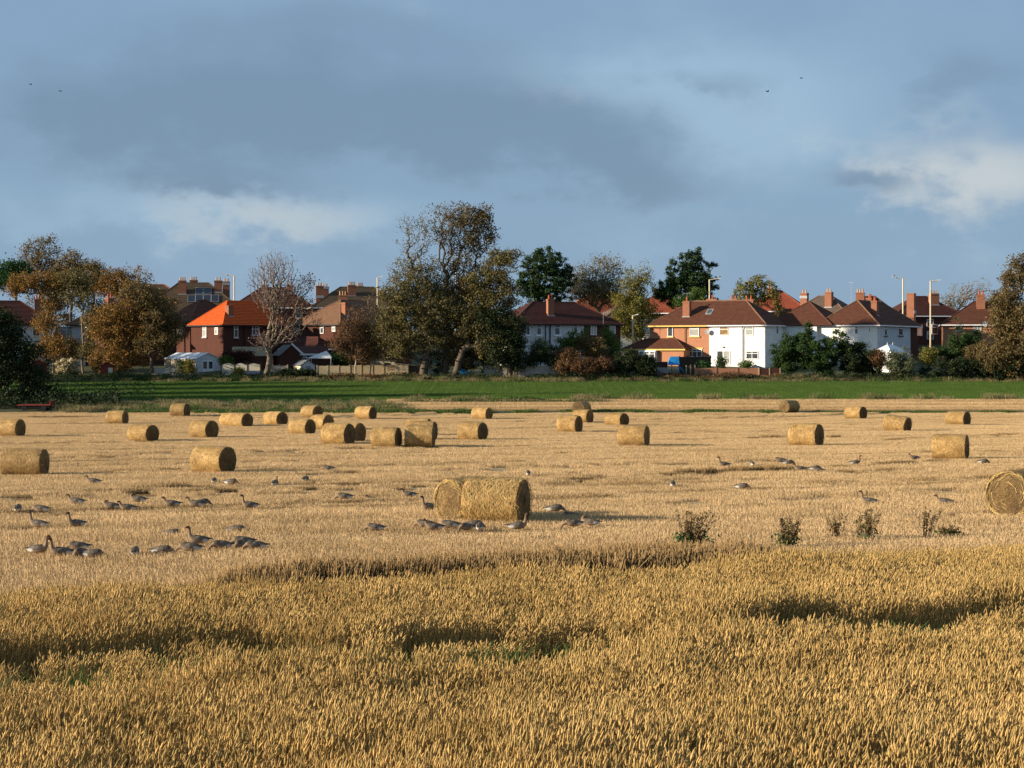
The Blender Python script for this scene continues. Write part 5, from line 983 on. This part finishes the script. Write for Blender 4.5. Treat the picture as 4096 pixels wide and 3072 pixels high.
back('white house glimpsed through the yellow green tree', 2510, 276, 10, 7, 8, 1215, 'r_grey', [], 'white', 2.4)

# ------------------------------------------------------------------ street lamps, gulls, lorry
def lamp(X, Y, d, arm, label, base_light=False):
    z0 = float(gz(d)); zt = CAMZ-(Y-HOR)*d/F4; o = empty('street_lamp', (px(X, d), d, z0)); tag(o, label, 'street lamp', 'street lamps behind the houses'); H = zt-z0
    q = MB(); q.tube([(0, 0, 0), (0, 0, 2), (0, 0, 2.02), (0, 0, H)], [.16, .16, .125, .11], 10); link('post', q, M['lamp'], o); s = 1 if arm > 0 else -1
    q = MB(); q.tube([(0, 0, H-.06), (s*abs(arm)*.3, 0, H+.02), (arm*.75, 0, H+.10)], .07, 8); link('arm', q, M['lamp'], o)
    q = MB(); q.add([(arm*.7, -.14, H+.05), (arm*.7, .14, H+.05), (arm*1.15, .16, H+.09), (arm*1.15, -.16, H+.09), (arm*.72, -.09, H+.20), (arm*.72, .09, H+.20), (arm*1.08, .11, H+.24), (arm*1.08, -.11, H+.24)], [(0, 1, 2, 3), (7, 6, 5, 4), (0, 4, 5, 1), (1, 5, 6, 2), (2, 6, 7, 3), (3, 7, 4, 0)]); link('lamp_head', q, M['lamp_head'], o)
    return Vector((px(X, d)+arm*.95, d, z0+H+.24))
lamp(937, 1103, 280, -1.5, 'cream street lamp over the orange roof'); lamp(1510, 1110, 282, .7, 'cream street lamp between the birches and the willow')
g1_ = lamp(2838, 1118, 264, 1.5, 'cream street lamp with a gull, before the dark cypress'); g2_ = lamp(3612, 1113, 280, -1.5, 'cream street lamp with a gull, next to the tall chimney'); lamp(3722, 1124, 270, 1.4, 'cream street lamp without a gull beside the maroon roof')
lamp(1824, 1048, 282, .5, 'white street lamp seen through the willow crown'); lamp(2531, 1262, 255, .7, 'short cream lamp post under the yellow green tree')
M['gull_white'] = mat('gull_white', (.75, .75, .74), (.6, .6, .6)); M['gull_grey'] = mat('gull_grey', (.3, .31, .33))
def gull(p, label):
    o = empty('gull', p, R(200)); tag(o, label, 'gull'); q = MB(); q.tube([(-.24, 0, .12), (-.1, 0, .13), (.05, 0, .15), (.12, 0, .18), (.15, 0, .24), (.19, 0, .27), (.23, 0, .26)], [.02, .07, .08, .06, .045, .045, .015], 8); link('body', q, M['gull_white'], o, True)
    q = MB(); q.tube([(.08, 0, .19), (-.08, 0, .20), (-.3, 0, .14)], [.05, .075, .01], 8); link('wing', q, M['gull_grey'], o); q = MB(); q.tube([(0, .03, 0), (0, .03, .1)], .008, 4); q.tube([(0, -.03, 0), (0, -.03, .1)], .008, 4); link('leg', q, M['leg'], o)
gull(g1_, 'white gull perched on the lamp before the cypress'); gull(g2_, 'white gull perched on the lamp next to the tall chimney')
def flyer(X, Y, d, span, m, label, name='flying_bird', flap=.2, rz=0.4):
    o = empty(name, P(X, Y, d), rz); tag(o, label, 'bird', 'birds in the sky'); q = MB(); s = span; q.tube([(-.22*s, 0, 0), (-.1*s, 0, 0), (.08*s, 0, 0), (.2*s, 0, .01*s), (.25*s, 0, 0)], [.01*s, .06*s, .07*s, .04*s, .005*s], 8); link('body', q, M[m], o)
    for k in (-1, 1):
        q = MB(); q.add([(.08*s, k*.04*s, 0), (-.08*s, k*.04*s, 0), (-.07*s, k*.28*s, flap*.25*s), (.07*s, k*.26*s, flap*.25*s), (-.12*s, k*.5*s, flap*.1*s), (.08*s, k*.04*s, .012*s), (-.08*s, k*.04*s, .012*s), (-.07*s, k*.28*s, flap*.25*s+.01*s), (.07*s, k*.26*s, flap*.25*s+.01*s)], [(0, 1, 2, 3), (3, 2, 4), (8, 7, 6, 5), (4, 7, 8), (0, 3, 8, 5), (1, 6, 7, 2), (3, 4, 8), (2, 7, 4)]); link('wing', q, M[m], o)
flyer(122, 337, 160, .62, 'dark', 'small dark bird flying in the clouds, wings spread, one of two close together', rz=.9); flyer(241, 363, 160, .60, 'dark', 'small dark bird flying lower, second of two close together', flap=-.4, rz=2.6)
flyer(3070, 366, 160, .66, 'dark', 'small dark bird flying below the pale cloud', flap=.6, rz=.5); flyer(3205, 312, 160, .60, 'dark', 'small dark bird flying highest of all', flap=-.2, rz=.2); flyer(3988, 1060, 300, .9, 'gull_white', 'white gull gliding beside the big end tree', flap=.5, rz=.3)
# lorry with dark lettering, parked behind the brick gable
d_ = 272; o = empty('lorry', (px(2603, d_), d_, float(gz(d_))+.2), R(4)); tag(o, 'white lorry with slanted dark lettering behind the orange brick gable', 'lorry'); pz = lambda Y: CAMZ-(Y-HOR)*d_/F4-float(gz(d_))-.2
zt, zb = pz(1333), pz(1354); q = MB(); W2 = 4.0; prof = [(-1.05, zb-2.2), (-1.05, zb), (-.80, zb+.45), (-.35, zt-.08), (.15, zt), (W2, zt+.03), (W2, zb-2.2)]; n_ = len(prof)
q.add([(a, -1.2, b) for a, b in prof]+[(a, 1.2, b) for a, b in prof], [tuple(range(n_)), tuple(reversed(range(n_, 2*n_)))]+[(k, n_+k, n_+(k+1) % n_, (k+1) % n_) for k in range(n_)]); link('body', q, M['upvc'], o)
q = MB()
for xx in (-.4, 2.8): 
    q.tube([(xx, -1.25, .45), (xx, -.95, .45)], .48, 14)
link('wheel', q, M['dark'], o)
tcv = bpy.data.curves.new('lettering', 'FONT'); tcv.body = 'Stobar'; tcv.size = .62; tcv.shear = .3; tcv.extrude = .004; to_ = bpy.data.objects.new('lettering_outline', tcv); tme = bpy.data.meshes.new_from_object(to_); bpy.data.objects.remove(to_)
tme.materials.clear(); to_ = link('lettering', tme, M['dark'], o); to_.location = (-.62, -1.212, zb+.08); to_.rotation_euler = (R(90), 0, 0); to_.scale = (.88, .85, 1)

# ------------------------------------------------------------------ garden buildings, fences and bits
def shed(name, label, X, d, th, W, D, H, rh, wall, roof, gable='L', door=None, cat='shed', z=0.0, anchor=(0, 0), gwall=None, oh=.12):
    """gable roof; gable 'L': ridge runs along local x, so the gables close the ends; 'F': ridge along y"""
    c, s_ = math.cos(R(th)), math.sin(R(th)); A = Vector((px(X, d)-c*anchor[0]+s_*anchor[1], d-s_*anchor[0]-c*anchor[1])); o = empty(name, (A.x, A.y, float(gz(d))+z), R(th)); tag(o, label, cat)
    q = MB(); q.box(0, W, 0, D, -1, H); link('wall', q, M[wall], o); q = MB(); r = MB()
    if gable == 'L':
        for xx in (0, W-.05): q.add([(xx, 0, H), (xx, D, H), (xx, D/2, H+rh), (xx+.05, 0, H), (xx+.05, D, H), (xx+.05, D/2, H+rh)], [(0, 2, 1), (3, 4, 5), (0, 3, 5, 2), (2, 5, 4, 1)])
        for y0, y1 in ((-oh, D/2), (D+oh, D/2)):
            k = (H-rh*oh*2/D); r.add([(-oh, y0, k), (W+oh, y0, k), (W+oh, y1, H+rh+.01), (-oh, y1, H+rh+.01), (-oh, y0, k+.06), (W+oh, y0, k+.06), (W+oh, y1, H+rh+.07), (-oh, y1, H+rh+.07)], [(0, 1, 2, 3), (7, 6, 5, 4), (0, 4, 5, 1), (1, 5, 6, 2), (3, 2, 6, 7), (0, 3, 7, 4)])
    elif gable == 'F':
        for yy in (0, D-.05): q.add([(0, yy, H), (W, yy, H), (W/2, yy, H+rh), (0, yy+.05, H), (W, yy+.05, H), (W/2, yy+.05, H+rh)], [(0, 1, 2), (3, 5, 4), (0, 2, 5, 3), (1, 4, 5, 2)])
        for x0, x1 in ((-oh, W/2), (W+oh, W/2)):
            k = (H-rh*oh*2/W); r.add([(x0, -oh, k), (x0, D+oh, k), (x1, D+oh, H+rh+.01), (x1, -oh, H+rh+.01), (x0, -oh, k+.06), (x0, D+oh, k+.06), (x1, D+oh, H+rh+.07), (x1, -oh, H+rh+.07)], [(0, 1, 2, 3), (7, 6, 5, 4), (0, 4, 5, 1), (1, 5, 6, 2), (3, 2, 6, 7), (0, 3, 7, 4)])
    else:   # lean-to
        r.add([(-oh, -oh, H+rh), (W+oh, -oh, H), (W+oh, D+oh, H), (-oh, D+oh, H+rh), (-oh, -oh, H+rh+.07), (W+oh, -oh, H+.07), (W+oh, D+oh, H+.07), (-oh, D+oh, H+rh+.07)], [(0, 3, 2, 1), (4, 5, 6, 7), (0, 1, 5, 4), (1, 2, 6, 5), (2, 3, 7, 6), (3, 0, 4, 7)])
        q.add([(0, 0, H), (W, 0, H), (0, 0, H+rh), (0, D, H), (W, D, H), (0, D, H+rh)], [(0, 1, 2), (3, 5, 4), (0, 2, 5, 3)])
    if q.v: link('gable', q, M[gwall or wall], o)
    link('roof', r, M[roof], o); return o
def put(o, name, b, m, sub=None):
    q = MB(); q.box(*b); return link(name, q, M[m], sub or o)
def boards(o, W, z0, z1, n, m, y=-.02, vert=True):
    for k in range(n):
        q = MB()
        if vert: q.box(W*k/n+.008, W*(k+1)/n-.008, y-.012, y+.016, z0, z1)
        else: q.box(.01, W-.01, y-.014, y+.016, z0+(z1-z0)*k/n+.008, z0+(z1-z0)*(k+1)/n-.004)
        link('board', q, M[m], o)
# white garage, long side lit, gable with glazed doors
g = shed('garage', 'white corrugated garage with double doors in its shaded grey gable', 782, 236.5, 42, 3.8, 7.6, 1.75, .75, 'cream', 'sheet_white', 'F', gwall='greywhite', cat='garage')
put(g, 'gable_shade_coat', (0.0, 3.8, -.03, .0, -.6, 1.74), 'greywhite')  # gable turned from the sun, its shade put into a grey coat
for k in range(2):
    f = put(g, 'door', (1.0+k*.85, 1.80+k*.85, -.09, -.035, -.1, 1.55), 'upvc'); q = MB(); q.box(1.12+k*.85, 1.68+k*.85, -.10, -.088, .5, 1.42); link('pane', q, M['glass'], f)
for k in range(24): put(g, 'rib', (-.05, -.005, .15+k*.31, .27+k*.31, -.4, 1.70), 'cream')
shed('outhouse', 'tan roofed brick outhouse behind the arched fence', 935, 239.5, 12, 4.6, 3.2, 1.9, 1.1, 'brick_dark', 'felt_tan', 'L', cat='outhouse')
g = shed('outbuilding', 'brown shed with bright white bargeboard behind the bare tree', 1120, 240, 20, 3.0, 4.5, 1.9, 1.3, 'brick_dark', 'felt', 'F', cat='outbuilding'); q = MB(); q.add([(1.5, -.16, 3.3), (3.2, -.16, 1.75), (3.2, -.16, 2.1), (1.5, -.16, 3.6), (1.5, -.12, 3.3), (3.2, -.12, 1.75), (3.2, -.12, 2.1), (1.5, -.12, 3.6)], [(0, 1, 2, 3), (7, 6, 5, 4), (0, 4, 5, 1), (1, 5, 6, 2), (2, 6, 7, 3), (3, 7, 4, 0)]); link('bargeboard', q, M['upvc'], g)
g = shed('extension', 'low brick extension with white window behind the white canopy', 1160, 241, 6, 4.9, 3.5, 2.0, .9, 'brick_dark', 'r_maroon', 'L', cat='extension'); f = put(g, 'window', (.9, 2.3, -.06, -.002, .6, 1.6), 'upvc'); [put(g, 'pane', (1.0+k*.65, 1.55+k*.65, -.07, -.058, .7, 1.5), 'glass', f) for k in range(2)]; put(g, 'fascia', (-.2, 5.1, -.22, -.17, 1.78, 2.02), 'upvc')
g = shed('garden_shed', 'cream garden shed with grey felt roof and shaded gable', 1206, 232.5, 33, 1.9, 2.3, 1.35, .62, 'cream', 'felt', 'F', gwall='greywhite'); put(g, 'gable_shade_coat', (0, 1.9, -.025, 0, -.5, 1.34), 'greywhite'); put(g, 'door', (.55, 1.3, -.05, -.028, -.2, 1.25), 'concrete_grey')  # grey coat over the cream gable stands for its shade
# white pyramid canopy
g = empty('garden_canopy', (px(1290, 236), 236, float(gz(236)))); tag(g, 'white pyramid garden canopy beside the brick extension', 'canopy'); q = MB(); zt = float(CAMZ-(1403-HOR)*236/F4-gz(236)); q.add([(-1.7, -1.4, zt-.9), (1.3, -1.4, zt-.9), (1.3, 1.4, zt-.9), (-1.7, 1.4, zt-.9), (.5, 0, zt), (-1.7, -1.4, zt-1.0), (1.3, -1.4, zt-1.0), (1.3, 1.4, zt-1.0), (-1.7, 1.4, zt-1.0)], [(0, 1, 4), (1, 2, 4), (2, 3, 4), (3, 0, 4), (5, 8, 7, 6), (0, 5, 6, 1), (1, 6, 7, 2), (2, 7, 8, 3), (3, 8, 5, 0)]); link('roof', q, M['sheet_white'], g)
for xx in (-1.6, 1.2):
    for yy in (-1.3, 1.3): put(g, 'post', (xx-.04, xx+.04, yy-.04, yy+.04, -.3, zt-1.0), 'upvc')
g = shed('garden_shed', 'open sided timber plank shed beside the forked willow trunk', 1578, 230.6, 0, 1.75, 2.0, 1.55, .22, 'timber', 'felt_tan', 'X'); boards(g, 1.75, .0, 1.5, 9, 'timber', vert=False); put(g, 'doorway', (1.80, 3.2, .3, 1.8, -.2, 1.5), 'timber_dark'); put(g, 'canopy', (1.88, 3.3, .2, 1.9, 1.52, 1.6), 'felt_tan')
g = shed('hut', 'white walled hut with flat grey roof between birches and willow', 1490, 236, 0, 2.9, 2.4, 1.55, .12, 'cream', 'felt', 'X', cat='hut'); f = put(g, 'window', (1.5, 2.2, -.05, -.002, .7, 1.3), 'dark')
g = shed('summerhouse', 'red painted summerhouse with dark roof below the autumn trees', 402, 230, 14, 1.7, 1.8, 1.5, .45, 'red_paint', 'timber_dark', 'F', cat='summerhouse'); put(g, 'door', (.15, .75, -.05, -.003, .0, 1.35), 'red_paint'); put(g, 'window', (.95, 1.5, -.05, -.003, .6, 1.3), 'cream')
g = shed('garden_shed', 'dark red shed in deep shade left of the pampas grass', 120, 230, 10, 2.0, 2.0, 1.7, .5, 'red_paint', 'red_paint', 'F'); boards(g, 2.0, -.2, 1.65, 8, 'timber_dark')
g = shed('brick_shed', 'dark brick flat roofed shed with black window beside the blue slide', 2582, 232.5, 4, 2.85, 2.4, 1.72, .05, 'brick_dark', 'felt', 'X'); put(g, 'window', (.85, 1.45, -.04, -.002, .55, 1.1), 'dark')
g = shed('outhouse', 'small orange brick outhouse with sloping roof before the dark brick wall', 2305, 234.5, -4, 2.7, 1.8, 1.35, .5, 'brick', 'r_red', 'X', cat='outhouse'); put(g, 'window', (.4, 1.2, -.04, -.002, .4, .9), 'cream')
g = shed('outhouse', 'little dark outhouse with white window next to the brick outhouse', 2403, 234.5, 0, 1.6, 1.8, 1.55, .1, 'brick_dark', 'felt', 'X', cat='outhouse'); f = put(g, 'window', (.15, 1.3, -.05, -.002, .55, 1.0), 'upvc'); [put(g, 'pane', (.22+k*.36, .50+k*.36, -.06, -.048, .62, .93), 'glass', f) for k in range(3)]
g = shed('greenhouse', 'white playhouse gable with lean glass greenhouse roof by the white house', 3000, 231.6, -10, 1.3, 1.4, .95, .55, 'sheet_white', 'upvc', 'F', cat='greenhouse')
g = shed('cold_frame', 'grey corrugated plastic sheet roof sloping beside the playhouse', 3036, 231.9, 0, 2.0, 1.5, .55, .75, 'concrete', 'sheet_white', 'X', cat='cold frame')
for k in range(3): put(g, 'bar', (.3+k*.6, .36+k*.6, -.16, -.125, .5, .56), 'upvc')
def fence(label, X0, X1, Yt, hm, d, n, panel, post, arch=0.0, kind='panel', th=0.0, name='garden_fence', postm=True, th_=.05):
    x0, x1 = px(X0, d), px(X1, d); zt = CAMZ-(Yt-HOR)*d/F4; o = empty(name, (x0, d, zt-hm), R(th)); tag(o, label, 'fence'); L = (x1-x0)/math.cos(R(th)); w = L/n
    for k in range(n):
        q = MB(); a, b = k*w+.07, (k+1)*w-.07; j = random.uniform(-.03, .03)
        if arch:
            m_ = 10; top = [(a+(b-a)*i/m_, hm-arch+arch*math.sin(math.pi*i/m_)) for i in range(m_+1)]; pr = [(a, -.8)]+top+[(b, -.8)]; n_ = len(pr)
            q.add([(u, -.03, z) for u, z in pr]+[(u, .03, z) for u, z in pr], [tuple(reversed(range(n_))), tuple(range(n_, 2*n_))]+[(i, (i+1) % n_, n_+(i+1) % n_, n_+i) for i in range(n_)])
        elif kind == 'slabs':
            for i in range(3): q2 = MB(); q2.box(a, b, -.03, .03, -.3+(hm+.3)*i/3+.012, -.3+(hm+.3)*(i+1)/3+j*(i == 2)); link('slab', q2, M[panel], o)
        else: q.box(a, b, -.03, .03, -.8, hm+j)
        if q.v: link('panel', q, M[panel], o)
    for k in range(n+1):
        q = MB(); q.box(k*w-.065, k*w+.065, -.07, .07, -.8, hm+.06+(random.uniform(0, .1) if postm else 0)); link('post', q, M[post], o)
    return o
fence('pale concrete slab fence below the white garage', 620, 790, 1472, .55, 232.2, 3, 'concrete', 'concrete'); fence('dark shaded panel fence at the field edge by the autumn trees', 585, 760, 1496, 1.1, 230.6, 4, 'concrete_grey', 'concrete_grey')
fence('three cream fence panels with arched tops left of the bare tree', 885, 1042, 1453, 1.75, 232.4, 3, 'cream', 'timber_dark', .22); fence('low stacked concrete slab wall under the arched panels', 892, 962, 1478, 1.2, 230.3, 1, 'concrete', 'concrete', kind='slabs'); fence('grey weathered panel under the arched fence', 965, 1042, 1482, 1.1, 230.2, 1, 'concrete_grey', 'timber_dark')
fence('pale lapped timber fence right of the cream shed', 1268, 1398, 1463, 1.2, 231, 3, 'timber', 'timber'); fence('low timber fence behind the birch stems', 1400, 1580, 1460, .9, 233, 4, 'timber', 'timber'); fence('tan wall behind the bare tree trunk', 1085, 1150, 1462, .9, 233.5, 2, 'concrete', 'timber')
fence('concrete fence with one bright slab beside the ivy tree', 1938, 2115, 1462, 1.5, 230.8, 4, 'concrete', 'concrete_grey', kind='slabs'); fence('pale concrete panel fence before the shaded white house', 2065, 2232, 1464, 1.4, 229.8, 3, 'concrete', 'concrete', kind='slabs')
fence('dark brown board fence behind the blue slide', 2718, 2842, 1427, 1.5, 235.5, 4, 'timber_dark', 'timber_dark'); fence('low orange brick garden wall below the white house', 2780, 3035, 1472, .85, 230.6, 3, 'brick', 'brick', name='garden_wall', postm=False); fence('dark timber fence under the sunny green bush', 3036, 3120, 1474, .9, 230.4, 2, 'brick_dark', 'timber')
fence('short timber gate posts and planks right of the slide', 2745, 2780, 1464, .9, 230.8, 2, 'timber_dark', 'timber'); fence('low grey wall at the foot of the garden with the slide', 2600, 2670, 1470, .8, 230.5, 2, 'concrete_grey', 'concrete_grey')
# blue slide with canvas tent top
d_ = 231.3; o = empty('garden_slide', (px(2700, d_), d_, float(gz(d_)))); tag(o, 'blue metal garden slide with bright blue canvas top', 'slide'); zt = CAMZ-(1426-HOR)*d_/F4-float(gz(d_)); z1 = zt-1.08
q = MB(); q.add([(-.95, -.5, z1), (.55, -.5, z1), (.55, .5, z1), (-.95, .5, z1), (-.62, -.30, zt), (.42, -.30, zt), (.42, .30, zt), (-.62, .30, zt), (-.05, -.42, zt-.5), (-.25, -.54, z1)], [(0, 9, 8, 4), (9, 1, 5, 8), (8, 5, 4), (1, 2, 6, 5), (2, 3, 7, 6), (3, 0, 4, 7), (4, 5, 6, 7)]); link('canvas_top', q, M['blue'], o)
q = MB()
for a, b in (((-.50, -.5, 0), (-.40, -.35, z1)), ((.55, -.5, 0), (.42, -.30, zt)), ((-.5, .5, 0), (-.4, .35, z1)), ((.55, .5, 0), (.42, .3, zt))): q.tube([a, b], .035, 6)
link('frame', q, M['blue_metal'], o)
for k in range(4): q = MB(); q.tube([(-.48, -.48, .2+k*.3), (.5, -.46, .2+k*.3)], .025, 6); link('rung', q, M['blue_metal'], o)
q = MB(); q.add([(.5, -.25, 1.35), (.5, .25, 1.35), (1.6, .25, .1), (1.6, -.25, .1), (.5, -.25, 1.30), (.5, .25, 1.30), (1.6, .25, .05), (1.6, -.25, .05)], [(0, 3, 2, 1), (4, 5, 6, 7), (0, 4, 7, 3), (1, 2, 6, 5), (2, 3, 7, 6), (0, 1, 5, 4)]); q.add([(.5, -.27, 1.5), (1.6, -.27, .25), (1.6, -.27, .05), (.5, -.27, 1.3), (.5, -.25, 1.5), (1.6, -.25, .25), (1.6, -.25, .05), (.5, -.25, 1.3)], [(0, 3, 2, 1), (4, 5, 6, 7), (0, 1, 5, 4), (2, 3, 7, 6)]); link('chute', q, M['blue_metal'], o)
# rusty red flatbed trailer in the dark field corner
d_ = dist(1643); o = empty('flatbed_trailer', (px(140, d_), d_+.4, float(gz(d_+.4)))); tag(o, 'rusty red flatbed trailer standing in deep shade at the field corner', 'trailer'); q = MB(); q.box(-1.7, 1.55, -.6, 1.2, .48, .60); link('bed', q, M['red_paint'], o); q = MB(); q.box(1.44, 1.55, -.6, 1.2, .602, .95); link('headboard', q, M['red_paint'], o)
q = MB(); q.tube([(-1.6, -.55, .3), (1.5, -.55, .3)], .06, 6); q.tube([(-1.6, 1.1, .3), (1.5, 1.1, .3)], .06, 6); link('chassis', q, M['dark'], o)
for xx in (-1.0, .9):
    for yy in (-.62, 1.05): q = MB(); q.tube([(xx, yy, .26), (xx, yy+.18, .26)], .27, 14); w = link('wheel', q, M['dark'], o)
# washing line post and blue tarpaulin under the willow
d_ = 231; o = empty('blue_tarpaulin', (px(1855, d_), d_, float(gz(d_)))); tag(o, 'dark blue tarpaulin heaped under the willow trunks', 'tarpaulin'); q = MB(); zt = CAMZ-(1472-HOR)*d_/F4-float(gz(d_))
q.add([(-.8, -.4, -.3), (.9, -.4, -.3), (1.1, .5, -.2), (-.8, .5, -.2), (-.7, 0, zt), (.2, .1, zt*.8), (.8, .2, zt*.35)], [(0, 1, 6, 5, 4), (1, 2, 6), (2, 3, 4, 5, 6), (3, 0, 4)]); link('sheet', q, M['blue_metal'], o)
